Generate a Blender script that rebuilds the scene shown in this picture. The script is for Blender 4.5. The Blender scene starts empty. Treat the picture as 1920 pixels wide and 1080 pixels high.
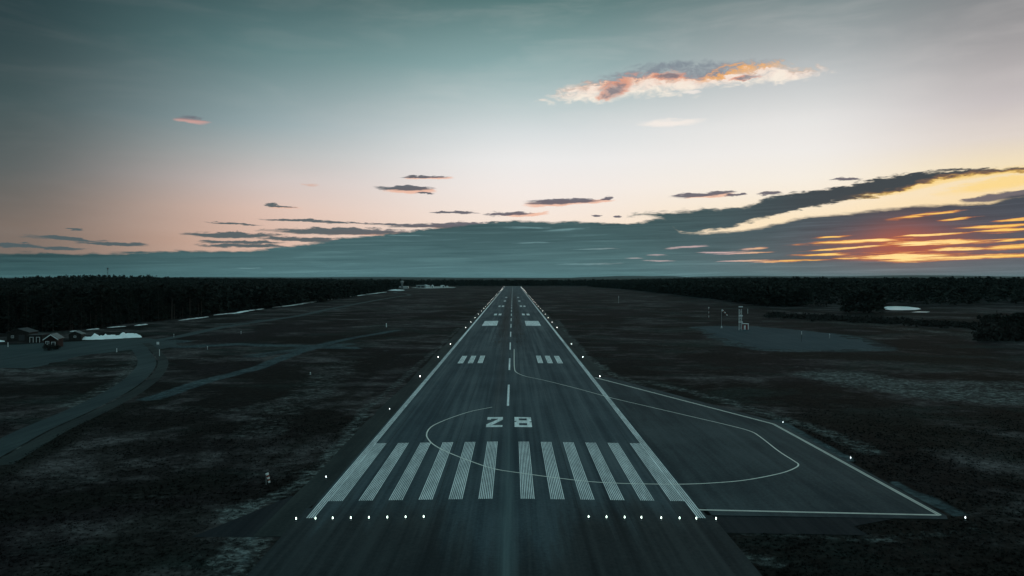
import bpy, math, random
import numpy as np
R = math.radians
rng = np.random.default_rng(7)
random.seed(7)
sc = bpy.context.scene
col = sc.collection

# ------------------------------------------------------------------ camera
F = 1300.0            # focal length in pixels of the 1920 px wide photograph
H = 27.3              # height of the drone above the runway crown
VX, VY, CX = 961.5, 520.0, 0.79
cam_d = bpy.data.cameras.new('camera')
cam = bpy.data.objects.new('camera', cam_d)
col.objects.link(cam)
cam.location = (CX, 0, H)
cam.rotation_euler = (R(90), 0, 0)
cam_d.sensor_width = 36.0
cam_d.lens = 36.0 * F / 1920.0
cam_d.shift_x = -(VX - 960) / 1920.0
cam_d.shift_y = (VY - 540) / 1920.0
cam_d.clip_start = 0.5
cam_d.clip_end = 90000
sc.camera = cam

# ------------------------------------------------------------------ view
sc.view_settings.view_transform = 'Standard'
sc.view_settings.look = 'None'
sc.view_settings.exposure = 0.0
sc.view_settings.gamma = 1.0
sc.view_settings.use_curve_mapping = False
sc.cycles.use_denoising = True
sc.cycles.max_bounces = 6
sc.cycles.volume_bounces = 1
sc.cycles.sample_clamp_indirect = 4.0


def lin(r, g, b):
    f = lambda c: c / 12.92 if c <= 0.04045 else ((c + 0.055) / 1.055) ** 2.4
    return (f(r / 255), f(g / 255), f(b / 255), 1.0)


class NT:
    """small helper for writing node trees"""
    def __init__(s, tree):
        s.t = tree
        s.n = tree.nodes
        s.l = tree.links

    def node(s, kind, **kw):
        n = s.n.new(kind)
        for k, v in kw.items():
            setattr(n, k, v)
        return n

    def put(s, sock, v):
        if isinstance(v, bpy.types.NodeSocket):
            s.l.new(v, sock)
        elif v is not None:
            sock.default_value = v

    def m(s, op, a, b=None, c=None, clamp=False):
        n = s.n.new('ShaderNodeMath')
        n.operation = op
        n.use_clamp = clamp
        s.put(n.inputs[0], a)
        if b is not None:
            s.put(n.inputs[1], b)
        if c is not None:
            s.put(n.inputs[2], c)
        return n.outputs[0]

    def step(s, v, a, b, lo=0.0, hi=1.0, smooth=True):
        n = s.n.new('ShaderNodeMapRange')
        n.interpolation_type = 'SMOOTHSTEP' if smooth else 'LINEAR'
        s.put(n.inputs['Value'], v)
        s.put(n.inputs['From Min'], a)
        s.put(n.inputs['From Max'], b)
        s.put(n.inputs['To Min'], lo)
        s.put(n.inputs['To Max'], hi)
        return n.outputs['Result']

    def mix(s, f, a, b, blend='MIX'):
        n = s.n.new('ShaderNodeMix')
        n.data_type = 'RGBA'
        n.blend_type = blend
        s.put(n.inputs[0], f)
        s.put(n.inputs[6], a)
        s.put(n.inputs[7], b)
        return n.outputs[2]

    def xyz(s, x, y, z=0.0):
        n = s.n.new('ShaderNodeCombineXYZ')
        s.put(n.inputs[0], x)
        s.put(n.inputs[1], y)
        s.put(n.inputs[2], z)
        return n.outputs[0]

    def noise(s, vec, scale=1.0, detail=4.0, rough=0.55, dist=0.0):
        n = s.n.new('ShaderNodeTexNoise')
        s.put(n.inputs['Vector'], vec)
        n.inputs['Scale'].default_value = scale
        n.inputs['Detail'].default_value = detail
        n.inputs['Roughness'].default_value = rough
        n.inputs['Distortion'].default_value = dist
        return n.outputs[0]

    def mapping(s, vec, loc=(0, 0, 0), rot=(0, 0, 0), scale=(1, 1, 1), kind='POINT'):
        n = s.n.new('ShaderNodeMapping')
        n.vector_type = kind
        s.put(n.inputs['Vector'], vec)
        n.inputs['Location'].default_value = loc
        n.inputs['Rotation'].default_value = rot
        n.inputs['Scale'].default_value = scale
        return n.outputs[0]

    def ramp(s, v, stops, interp='LINEAR'):
        n = s.n.new('ShaderNodeValToRGB')
        cr = n.color_ramp
        cr.interpolation = interp
        while len(cr.elements) > 1:
            cr.elements.remove(cr.elements[-1])
        cr.elements[0].position = stops[0][0]
        cr.elements[0].color = stops[0][1]
        for p, c in stops[1:]:
            e = cr.elements.new(p)
            e.color = c
        s.put(n.inputs[0], v)
        return n.outputs[0]

    def curve(s, v, pts, x0, x1, y0, y1):
        """piecewise curve y(x) through pts, x in x0..x1, y in y0..y1"""
        t = s.m('DIVIDE', s.m('SUBTRACT', v, x0), x1 - x0, clamp=True)
        n = s.n.new('ShaderNodeFloatCurve')
        c = n.mapping.curves[0]
        P = [((x - x0) / (x1 - x0), (y - y0) / (y1 - y0)) for x, y in pts]
        c.points[0].location = P[0]
        c.points[1].location = P[-1]
        for p in P[1:-1]:
            c.points.new(*p)
        n.mapping.update()
        s.put(n.inputs['Value'], t)
        return s.m('MULTIPLY_ADD', n.outputs[0], y1 - y0, y0)


# ------------------------------------------------------------------ sky: a dusk sky in azimuth and elevation, banks of cloud low in the west
def AZ(px):
    return math.atan2(px - VX, F)


def AE(px, py):
    a = AZ(px)
    return a, math.atan2(VY - py, math.hypot(F, px - VX))


SUN_AZ, SUN_EL = AE(1690, 487)
world = bpy.data.worlds.new('World')
sc.world = world
world.use_nodes = True
world.cycles.sampling_method = 'MANUAL'
world.cycles.sample_map_resolution = 512
W = NT(world.node_tree)
W.n.clear()
out = W.node('ShaderNodeOutputWorld')
bg = W.node('ShaderNodeBackground')
W.l.new(bg.outputs[0], out.inputs[0])
tc = W.node('ShaderNodeTexCoord')
sep = W.node('ShaderNodeSeparateXYZ')
W.l.new(tc.outputs['Generated'], sep.inputs[0])
dx, dy, dz = sep.outputs
az = W.m('ARCTAN2', dx, dy)
el = W.m('ARCSINE', dz)
elc = W.m('MAXIMUM', el, 0.0)
# clear-sky colour: elevation ramps at several azimuths, blended with azimuth
q = W.m('POWER', W.m('DIVIDE', elc, math.pi / 2), 0.5)
def P(py):
    return math.sqrt(max(math.atan((VY - py) / F), 0) / (math.pi / 2))
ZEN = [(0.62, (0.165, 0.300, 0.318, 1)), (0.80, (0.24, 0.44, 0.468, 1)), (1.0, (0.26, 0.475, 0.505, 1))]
def stops(rows):
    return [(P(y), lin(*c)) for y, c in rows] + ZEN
far = stops([(520, (122, 110, 102)), (440, (120, 108, 100)), (350, (90, 97, 97)), (250, (66, 84, 86)), (120, (44, 64, 68)), (0, (36, 56, 61))])
left = stops([(520, (218, 180, 160)), (455, (218, 180, 161)), (400, (220, 190, 176)), (350, (204, 191, 187)), (300, (176, 180, 180)), (250, (146, 165, 169)), (120, (94, 126, 128)), (0, (62, 89, 92))])
mid = stops([(520, (250, 228, 210)), (420, (248, 230, 216)), (350, (243, 235, 230)), (300, (236, 235, 234)), (250, (217, 222, 223)), (180, (178, 196, 197)), (120, (140, 170, 171)), (0, (88, 121, 121))])
right = stops([(520, (255, 222, 160)), (420, (252, 230, 195)), (350, (246, 238, 226)), (300, (239, 236, 232)), (250, (230, 229, 227)), (180, (197, 201, 202)), (120, (164, 172, 174)), (0, (102, 124, 126))])
edge = stops([(520, (255, 205, 110)), (400, (250, 220, 165)), (345, (242, 224, 190)), (305, (222, 211, 202)), (250, (198, 191, 191)), (120, (144, 144, 146)), (0, (102, 112, 115))])
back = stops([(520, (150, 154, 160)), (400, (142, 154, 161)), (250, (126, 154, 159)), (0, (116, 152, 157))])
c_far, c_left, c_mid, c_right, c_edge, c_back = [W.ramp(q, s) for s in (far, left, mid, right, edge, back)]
base = W.mix(W.step(az, AZ(-40), AZ(560)), c_far, c_left)
base = W.mix(W.step(az, AZ(380), AZ(1010)), base, c_mid)
base = W.mix(W.step(az, AZ(1000), AZ(1480)), base, c_right)
base = W.mix(W.step(az, AZ(1480), AZ(1930)), base, c_edge)
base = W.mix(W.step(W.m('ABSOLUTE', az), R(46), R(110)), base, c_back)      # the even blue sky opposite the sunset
# thin veil: faint horizontal streaks of high cloud
pos = W.xyz(az, el)
veil = W.noise(W.mapping(pos, scale=(5, 26, 1)), 1.0, 4, 0.6, 0.4)
base = W.mix(W.m('MULTIPLY', W.step(veil, 0.42, 0.75), W.step(az, AZ(200), AZ(1300), 0.02, 0.10)), base, lin(246, 236, 232))

# low detail and high detail turbulence, stretched along the horizon
n1 = W.m('SUBTRACT', W.noise(W.mapping(pos, scale=(16, 80, 1)), 1.0, 7, 0.62, 0.3), 0.5)
n2 = W.m('SUBTRACT', W.noise(W.mapping(pos, (5.3, 2.1, 0), scale=(60, 260, 1)), 1.0, 5, 0.6, 0.2), 0.5)
n3 = W.m('SUBTRACT', W.noise(W.mapping(pos, (1.7, 8.4, 0), scale=(7, 130, 1)), 1.0, 6, 0.6, 0.3), 0.5)
px_ = 1.0 / F
wob = W.m('ADD', W.m('MULTIPLY', n1, 17 * px_), W.m('MULTIPLY', n2, 8 * px_))
elw = W.m('ADD', el, wob)
azw = W.m('ADD', az, W.m('MULTIPLY', n1, 60 * px_))
posw = W.xyz(azw, elw)

def prof(pts):
    P2 = [AE(x, y) for x, y in pts]
    return W.curve(az, P2, AZ(-300), AZ(2200), 0.0, 0.2)

# the main bank: everything below this profile
t_main = prof([(-300, 478), (0, 474), (200, 474), (340, 470), (470, 469), (540, 461), (650, 446), (760, 434), (870, 421), (960, 413), (1040, 416), (1120, 417),
               (1200, 416), (1240, 409), (1262, 424), (1290, 437), (1360, 434), (1450, 419), (1540, 403), (1640, 392), (1760, 384), (1850, 378), (1920, 364), (2200, 340)])
soft = W.m('MULTIPLY', W.step(az, AZ(1200), AZ(1400), 4.0, 6.0), px_)
d_main = W.m('DIVIDE', W.m('SUBTRACT', t_main, elw), soft)
a_main = W.step(d_main, -0.4, 0.9)
# the long arm rising to the right
t_top = prof([(-300, 519), (1150, 519), (1176, 402), (1250, 397), (1300, 393), (1390, 388), (1450, 367), (1500, 360), (1560, 351), (1620, 338), (1680, 328), (1770, 319), (1860, 315), (1920, 311), (2200, 294)])
t_bot = prof([(-300, 519), (1150, 519), (1176, 404), (1235, 409), (1262, 430), (1290, 439), (1330, 433), (1370, 426), (1450, 404), (1530, 387), (1580, 377), (1640, 369), (1690, 361), (1730, 345), (1800, 333), (1920, 323), (2200, 310)])
ela = W.m('ADD', elw, W.m('MULTIPLY', n2, 12 * px_))
d_low = W.m('DIVIDE', W.m('SUBTRACT', ela, t_bot), px_)
d_arm = W.m('MINIMUM', W.m('DIVIDE', W.m('SUBTRACT', t_top, ela), px_), d_low)
arm_on = W.step(az, AZ(1165), AZ(1190))
a_arm = W.m('MULTIPLY', W.step(d_arm, W.step(az, AZ(1300), AZ(1600), -4.0, -1.5), W.step(az, AZ(1300), AZ(1600), 5.0, 3.0)), arm_on)

last_r2 = [None]

def field(list_, vec, hs_=1.0):
    """squared distance to the nearest of a list of flat ellipses (evaluated one after the other to keep the shader's stack small)"""
    r2 = None
    for (x, y, L, h, slope) in list_:
        a, e = AE(x, y)
        v_ = vec
        if last_r2[0] is not None:
            ma = W.node('ShaderNodeVectorMath', operation='MULTIPLY_ADD')
            W.l.new(last_r2[0], ma.inputs[0])
            ma.inputs[1].default_value = (1e-9, 1e-9, 1e-9)
            W.l.new(vec, ma.inputs[2])
            v_ = ma.outputs[0]
        mp = W.mapping(v_, (a, e, 0), (0, 0, math.atan(slope)), (L * px_, h * px_ * hs_, 1), 'TEXTURE')
        n = W.node('ShaderNodeVectorMath', operation='DOT_PRODUCT')
        W.l.new(mp, n.inputs[0])
        W.l.new(mp, n.inputs[1])
        r2 = n.outputs['Value'] if r2 is None else W.m('MINIMUM', r2, n.outputs['Value'])
        last_r2[0] = r2
    return r2

small = [(758, 353, 58, 6, 0), (802, 331, 44, 3, 0), (522, 387, 36, 3, -.03), (1060, 377, 78, 7, .03), (1312, 365, 62, 5.5, .03), (850, 399, 52, 4, -.02),
         (958, 400, 50, 5, .02), (436, 421, 50, 3, -.02), (604, 415, 112, 4, -.03), (128, 448, 60, 5, -.03), (208, 458, 56, 4, -.02), (22, 459, 52, 5, -.03),
         (140, 430, 18, 2, 0), (432, 440, 92, 6, 0), (640, 434, 150, 8, .01), (452, 454, 78, 4, 0), (570, 449, 90, 6, -.02), (460, 461, 84, 5, 0),
         (1588, 336, 30, 3, 0), (1442, 362, 22, 4, 0), (1890, 366, 66, 8, .08), (1140, 372, 14, 3, 0), (860, 422, 150, 7, .02), (110, 466, 40, 3, 0),
         (1375, 366, 24, 2.5, 0), (735, 420, 50, 2.5, 0), (800, 362, 22, 2, 0), (1115, 405, 14, 2, 0), (1160, 406, 10, 2, 0)]
r_small = W.m('ADD', field(small, posw, 0.85), W.m('MULTIPLY', n2, 1.3))
a_small = W.step(r_small, 1.05, 0.35)
r_under = W.m('ADD', field([(772, 357, 46, 5, 0), (808, 333, 40, 3, 0), (534, 389, 26, 2.5, 0), (1046, 381, 56, 5, .03), (1100, 378, 40, 3, .03), (985, 402, 40, 4, .02), (1130, 375, 24, 3, 0), (1330, 368, 40, 3, .03), (700, 437, 90, 4, 0), (880, 425, 110, 4, 0)], posw), W.m('MULTIPLY', n2, 1.3))
a_under = W.step(r_under, 1.5, 0.4)

# colours of the clouds
near_sun_r = field([(1720, 474, 270, 95, 0)], pos)
near_sun = W.m('EXPONENT', W.m('MULTIPLY', near_sun_r, -0.9))
hot_r = field([(1700, 466, 120, 40, 0)], pos)
hot = W.m('EXPONENT', W.m('MULTIPLY', hot_r, -1.0))
bank_l = W.ramp(W.m('DIVIDE', el, 0.09, clamp=True), [(0.0, lin(83, 119, 124)), (0.25, lin(75, 108, 112)), (0.6, lin(65, 94, 98)), (1.0, lin(62, 87, 90))])
bank_far = W.ramp(W.m('DIVIDE', el, 0.06, clamp=True), [(0.0, lin(58, 90, 93)), (0.5, lin(48, 74, 77)), (1.0, lin(52, 74, 78))])
bank_r = W.ramp(W.m('DIVIDE', el, 0.11, clamp=True), [(0.0, lin(92, 112, 120)), (0.25, lin(84, 92, 102)), (0.6, lin(70, 80, 92)), (1.0, lin(56, 65, 75))])
bank = W.mix(W.step(az, AZ(-60), AZ(620)), bank_far, bank_l)
bank = W.mix(W.step(az, AZ(1150), AZ(1760)), bank, bank_r)
bank = W.mix(W.m('MULTIPLY', W.step(n3, -0.05, 0.22), 0.42), bank, W.mix(1.0, bank, (1.55, 1.52, 1.5, 1), 'MULTIPLY'))
bank = W.mix(W.m('MULTIPLY', W.step(n1, 0.0, 0.25), 0.3), bank, W.mix(1.0, bank, (0.7, 0.74, 0.76, 1), 'MULTIPLY'))
sheared = W.m('SUBTRACT', el, W.m('MULTIPLY', az, 0.022))
ns = W.m('SUBTRACT', W.noise(W.xyz(W.m('MULTIPLY', az, 24), W.m('MULTIPLY', sheared, 560)), 1.0, 5, 0.62, 0.25), 0.5)
nl = W.m('SUBTRACT', W.noise(W.xyz(W.m('MULTIPLY', az, 6), W.m('MULTIPLY', sheared, 240)), 1.0, 5, 0.6, 0.4), 0.5)
bank = W.mix(W.step(nl, 0.02, 0.20, 0, 0.55), bank, W.mix(1.0, bank, (1.65, 1.55, 1.52, 1), 'MULTIPLY'))
bank = W.mix(W.step(nl, -0.02, -0.18, 0, 0.6), bank, W.mix(1.0, bank, (0.66, 0.70, 0.72, 1), 'MULTIPLY'))
flare = W.m('EXPONENT', W.m('MULTIPLY', field([(1692, 458, 50, 36, 0)], pos), -1.1))
bank = W.mix(W.m('MULTIPLY', flare, W.step(el, AE(1690, 493)[1], AE(1690, 484)[1], 0.05, 0.45)), bank, lin(205, 96, 62))
glowc = W.mix(hot, lin(104, 82, 92), lin(168, 86, 72))
bank = W.mix(W.m('MULTIPLY', hot, W.step(el, AE(1690, 493)[1], AE(1690, 484)[1], 0.10, 0.78)), bank, glowc)

arm_c = W.mix(W.step(az, AZ(1330), AZ(1640)), bank, lin(58, 69, 76))
gold_low = W.m('MULTIPLY', W.step(d_low, 10.0, 1.0), W.step(az, AZ(1560), AZ(1700)))
arm_c = W.mix(W.m('MULTIPLY', gold_low, 0.85), arm_c, W.mix(W.step(d_low, 6.0, -1.0), lin(150, 110, 84), lin(255, 206, 96)))
r_gold = W.m('ADD', field([(1700, 352, 70, 7, .16), (1790, 334, 80, 5, .14), (1880, 322, 70, 5, .10), (1900, 340, 90, 9, .12)], posw), W.m('MULTIPLY', n2, 2.2))
base = W.mix(W.step(r_gold, 1.6, 0.1, 0, 0.55), base, lin(255, 214, 112))
sky = W.mix(a_arm, base, arm_c)
sky = W.mix(W.m('MULTIPLY', a_under, W.step(az, AZ(400), AZ(700), 0.3, 0.75)), sky, lin(238, 176, 146))
sky = W.mix(W.m('MULTIPLY', a_small, 0.95), sky, W.mix(W.step(az, AZ(500), AZ(1000)), lin(76, 92, 97), lin(96, 94, 106)))
sky = W.mix(a_main, sky, bank)

# gaps in the bank where the sunset shows through
slits = [(1600, 453, 100, 5, .03), (1592, 465, 80, 2.8, .06), (1775, 454, 100, 6, .01), (1755, 440, 60, 2.5, .02), (1695, 482, 84, 11, .0), (1850, 481, 110, 5, .03), (1800, 467, 50, 4, .02), (1890, 463, 56, 6, .04),
         (1900, 450, 40, 3, .08), (1875, 424, 62, 4, .02), (1895, 431, 50, 5, .03), (1915, 411, 36, 3.5, .05), (1708, 406, 36, 4.5, .12), (1760, 400, 34, 3, .08), (1800, 410, 26, 3, .08), (1548, 477, 60, 3.5, .02),
         (1585, 484.5, 26, 2.6, 0), (1480, 489, 66, 2.8, .02), (1562, 444, 34, 2.6, .05), (1290, 463, 40, 3.2, .05),
         (1235, 478, 26, 2.5, 0), (1235, 489, 40, 2.4, 0), (1350, 473, 50, 2.6, .02), (1405, 467, 38, 2.8, .06), (1390, 475, 50, 2.0, .03), (1400, 489, 60, 2.6, .01), (1100, 495, 76, 2.6, .02),
         (1190, 484, 24, 2, 0), (1065, 430, 50, 3, .05), (985, 427, 66, 3, .0), (1005, 455, 46, 2.2, 0), (770, 442, 46, 2.4, 0), (1120, 467, 50, 2, 0), (460, 503, 26, 1.6, 0)]
vecs = W.xyz(azw, W.m('ADD', el, W.m('MULTIPLY', wob, 0.30)))
r_slit = W.m('ADD', field(slits, vecs, 0.8), W.m('MULTIPLY', ns, 3.2))
r_slit = W.m('ADD', r_slit, W.m('MULTIPLY', W.m('SUBTRACT', 1.0, near_sun), 0.25))
a_slit = W.step(r_slit, 1.15, 0.2)
sl_far = W.mix(W.step(az, AZ(1080), AZ(1300)), lin(116, 152, 156), lin(206, 178, 178))
sl_col = W.mix(W.step(az, AZ(1350), AZ(1600)), sl_far, lin(246, 190, 140))
sl_hot = W.mix(W.step(r_slit, 0.85, 0.0), lin(224, 122, 56), W.mix(hot, lin(255, 200, 88), (1.12, 0.84, 0.36, 1)))
sl_col = W.mix(W.step(near_sun, 0.25, 0.75), sl_col, sl_hot)
sky = W.mix(W.m('MULTIPLY', a_slit, W.step(az, AZ(900), AZ(1500), 0.55, 0.95)), sky, sl_col)

# the lit cloud high on the right, and its small companions
nb = W.m('SUBTRACT', W.noise(W.mapping(pos, (3.1, 0.4, 0), (0, 0, 0.25), (26, 62, 1)), 1.0, 8, 0.62, 0.8), 0.5)
nc = W.m('SUBTRACT', W.noise(W.mapping(pos, (7.7, 4.4, 0), (0, 0, 0.35), (40, 90, 1)), 1.0, 7, 0.66, 1.0), 0.5)
posb = W.xyz(W.m('ADD', az, W.m('MULTIPLY', nb, 50 * px_)), W.m('ADD', el, W.m('MULTIPLY', nb, 26 * px_)))
r_big = W.m('ADD', field([(1105, 174, 74, 15, .10), (1165, 161, 84, 22, .15), (1270, 149, 104, 24, .05), (1365, 140, 92, 18, .06), (1460, 143, 70, 11, .0), (1245, 128, 56, 11, 0)], posb), W.m('MULTIPLY', nc, 4.0))
a_big = W.step(r_big, 1.6, -0.1)
line = W.curve(az, [AE(x, y) for x, y in [(1000, 176), (1080, 166), (1160, 158), (1240, 148), (1290, 150), (1330, 150), (1380, 136), (1430, 128), (1540, 128)]], AZ(1000), AZ(1540), 0.2, 0.36)
tt = W.m('DIVIDE', W.m('SUBTRACT', W.m('ADD', el, W.m('ADD', W.m('MULTIPLY', nb, 46 * px_), W.m('MULTIPLY', nc, 40 * px_))), line), px_)
bigc = W.ramp(W.m('MULTIPLY_ADD', tt, 1 / 40.0, 0.5, clamp=True), [(0.0, lin(252, 240, 224)), (0.36, lin(252, 230, 214)), (0.47, lin(246, 212, 192)), (0.56, lin(238, 188, 158)), (0.64, lin(196, 150, 140)), (0.78, lin(134, 138, 148)), (1.0, lin(128, 138, 148))])
goldm = W.m('MULTIPLY', W.step(az, AZ(1290), AZ(1350)), W.step(W.m('ABSOLUTE', W.m('SUBTRACT', tt, 3.0)), 9.0, 1.0))
bigc = W.mix(W.m('MULTIPLY', goldm, 0.8), bigc, lin(240, 172, 84))
spot = W.m('ADD', field([(1152, 168, 30, 13, .3), (1078, 152, 22, 6, 0), (1256, 142, 30, 6, 0), (1400, 146, 24, 4, 0)], posb), W.m('MULTIPLY', nc, 3.0))
bigc = W.mix(W.step(spot, 1.7, 0.6, 0, 0.9), bigc, W.mix(W.step(spot, 0.9, 0.0), lin(226, 148, 118), lin(116, 104, 114)))
sky = W.mix(W.m('MULTIPLY', a_big, 0.90), sky, bigc)
rp = W.m('ADD', field([(1256, 230, 54, 7, 0), (1300, 172, 16, 4, 0), (577, 348, 14, 2.5, 0)], posw), W.m('MULTIPLY', n2, 1.0))
sky = W.mix(W.step(rp, 1.5, 0.0, 0, 0.7), sky, W.mix(W.step(az, AZ(600), AZ(1200)), lin(214, 176, 160), lin(252, 240, 230)))
ro = W.m('ADD', field([(361, 226, 24, 6, -.03)], posw), W.m('MULTIPLY', n2, 1.6))
sky = W.mix(W.step(ro, 1.5, 0.0, 0, 0.9), sky, W.mix(W.step(el, AE(361, 228)[1], AE(361, 221)[1]), lin(206, 160, 152), lin(104, 104, 114)))
# below the horizon: dark land
sky = W.mix(W.step(el, -0.03, 0.0), lin(60, 84, 86), sky)
# physical sky at the sun's place adds its faint twilight on top
nis = W.node('ShaderNodeTexSky', sky_type='NISHITA')
nis.sun_disc = False
nis.sun_elevation = R(2.0)
nis.sun_rotation = SUN_AZ
W.l.new(tc.outputs['Generated'], nis.inputs[0])
sky = W.mix(1.0, sky, W.mix(1.0, nis.outputs[0], (0.0008, 0.0008, 0.0008, 1), 'MULTIPLY'), 'ADD')
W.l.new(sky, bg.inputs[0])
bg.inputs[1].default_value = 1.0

# ------------------------------------------------------------------ sun: almost down, veiled by the bank
sun_d = bpy.data.lights.new('sun', 'SUN')
sun_d.energy = 0.10
sun_d.angle = R(6)
sun_d.color = (1.0, 0.62, 0.36)
sun = bpy.data.objects.new('sun', sun_d)
col.objects.link(sun)
sun.rotation_euler = (R(90 - 2.0), 0, math.pi - SUN_AZ)
sun.rotation_euler = (R(88.0), 0, -SUN_AZ + math.pi)

# ------------------------------------------------------------------ helpers
ZP = -0.43            # level of the grass plain


def crown(x):
    return -0.015 * min(abs(x), 22.9)


def G(px, py, z=ZP):
    """where the ray through a pixel of the photograph meets the level z"""
    d = F * (H - z) / (py - VY)
    return CX + (px - VX) / F * d, d


def GR(px, py):
    z = 0.0
    for _ in range(6):
        x, d = G(px, py, z)
        z = surf(x)
    return x, d


def surf(x):
    if x > 22.9:
        return -0.3435 - (x - 22.9) * 0.0018
    return crown(x)


def link(o, parent=None):
    col.objects.link(o)
    if parent is not None:
        o.parent = parent
    return o


def tag(o, label=None, cat=None, group=None, kind=None):
    if label:
        o['label'] = label
    if cat:
        o['category'] = cat
    if group:
        o['group'] = group
    if kind:
        o['kind'] = kind
    return o


def empty(name, loc, label, cat, group=None, rz=0.0):
    o = bpy.data.objects.new(name, None)
    o.location = loc
    o.rotation_euler = (0, 0, rz)
    o.empty_display_size = 0.3
    col.objects.link(o)
    return tag(o, label, cat, group)


class MB:
    def __init__(s):
        s.v, s.f = [], []

    def add(s, v, f):
        k = len(s.v)
        s.v += [tuple(p) for p in v]
        s.f += [tuple(i + k for i in q_) for q_ in f]
        return s

    def box(s, x0, x1, y0, y1, z0, z1):
        v = [(x0, y0, z0), (x1, y0, z0), (x1, y1, z0), (x0, y1, z0), (x0, y0, z1), (x1, y0, z1), (x1, y1, z1), (x0, y1, z1)]
        f = [(0, 3, 2, 1), (4, 5, 6, 7), (0, 1, 5, 4), (1, 2, 6, 5), (2, 3, 7, 6), (3, 0, 4, 7)]
        return s.add(v, f)

    def tube(s, p, q_, r0, r1=None, n=8):
        r1 = r0 if r1 is None else r1
        p, q_ = np.array(p, float), np.array(q_, float)
        d = q_ - p
        d /= np.linalg.norm(d)
        a = np.cross(d, (0, 0, 1) if abs(d[2]) < 0.9 else (1, 0, 0))
        a /= np.linalg.norm(a)
        b = np.cross(d, a)
        v = []
        for c, r in ((p, r0), (q_, r1)):
            for i in range(n):
                t = 2 * math.pi * i / n
                v.append(c + r * (a * math.cos(t) + b * math.sin(t)))
        f = [(i, (i + 1) % n, n + (i + 1) % n, n + i) for i in range(n)]
        f += [tuple(range(n - 1, -1, -1)), tuple(range(n, 2 * n))]
        return s.add(v, f)

    def lathe(s, prof_, n=10, c=(0, 0, 0)):
        v, f = [], []
        for r, z in prof_:
            for i in range(n):
                t = 2 * math.pi * i / n
                v.append((c[0] + r * math.cos(t), c[1] + r * math.sin(t), c[2] + z))
        m_ = len(prof_)
        for j in range(m_ - 1):
            for i in range(n):
                f.append((j * n + i, j * n + (i + 1) % n, (j + 1) * n + (i + 1) % n, (j + 1) * n + i))
        f += [tuple(range(n - 1, -1, -1)), tuple(range((m_ - 1) * n, m_ * n))]
        return s.add(v, f)

    def mesh(s, name, mat):
        me = bpy.data.meshes.new(name)
        me.from_pydata(s.v, [], s.f)
        if mat:
            me.materials.append(mat)
        me.update()
        return me

    def build(s, name, mat, parent=None, loc=None):
        o = bpy.data.objects.new(name, s.mesh(name, mat))
        if loc is not None:
            o.location = loc
        return link(o, parent)


def np_mesh(name, v, faces, mat):
    """mesh from numpy arrays, faces all with the same number of corners"""
    v = np.asarray(v, np.float32)
    faces = np.asarray(faces, np.int32)
    k = faces.shape[1]
    me = bpy.data.meshes.new(name)
    me.vertices.add(len(v))
    me.vertices.foreach_set('co', v.ravel())
    me.loops.add(faces.size)
    me.loops.foreach_set('vertex_index', faces.ravel())
    me.polygons.add(len(faces))
    me.polygons.foreach_set('loop_start', np.arange(0, faces.size, k, dtype=np.int32))
    me.polygons.foreach_set('loop_total', np.full(len(faces), k, np.int32))
    me.update(calc_edges=True)
    me.validate()
    if mat:
        me.materials.append(mat)
    return me


def catmull(pts, n=8):
    pts = [np.array(p, float) for p in pts]
    pts = [2 * pts[0] - pts[1]] + pts + [2 * pts[-1] - pts[-2]]
    o = []
    for i in range(1, len(pts) - 2):
        a, b, c, d = pts[i - 1:i + 3]
        for k in range(n):
            t = k / n
            o.append(0.5 * ((2 * b) + (c - a) * t + (2 * a - 5 * b + 4 * c - d) * t * t + (3 * b - a - 3 * c + d) * t ** 3))
    o.append(pts[-2])
    return np.array(o)


def ribbon(pts, width, zf, mb=None, off=0.0, ends=None):
    """flat strip along a polyline"""
    mb = mb or MB()
    pts = np.array(pts, float)
    t = np.gradient(pts, axis=0)
    t /= np.linalg.norm(t, axis=1)[:, None] + 1e-9
    nrm = np.stack([-t[:, 1], t[:, 0]], 1)
    w = np.asarray(width, float) * np.ones(len(pts))
    v = []
    for i, p in enumerate(pts):
        for sd in (-0.5, 0.5):
            x, y = p + nrm[i] * (off + sd * w[i])
            v.append((x, y, zf(x, y)))
    f = [(2 * i + 1, 2 * i, 2 * i + 2, 2 * i + 3) for i in range(len(pts) - 1)]
    return mb.add(v, f)


def vnoise(x, y, seed=0):
    """value noise, numpy"""
    xi, yi = np.floor(x), np.floor(y)
    fx, fy = x - xi, y - yi
    fx, fy = fx * fx * (3 - 2 * fx), fy * fy * (3 - 2 * fy)
    def h(a, b):
        t = np.sin(a * 127.1 + b * 311.7 + seed * 74.7) * 43758.5453
        return t - np.floor(t)
    return (h(xi, yi) * (1 - fx) + h(xi + 1, yi) * fx) * (1 - fy) + (h(xi, yi + 1) * (1 - fx) + h(xi + 1, yi + 1) * fx) * fy


def fbm(x, y, seed=0, o=4):
    r, a = 0, 0.5
    for i in range(o):
        r = r + a * vnoise(x, y, seed + i)
        x, y, a = x * 2.03, y * 2.03, a * 0.5
    return r


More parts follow.
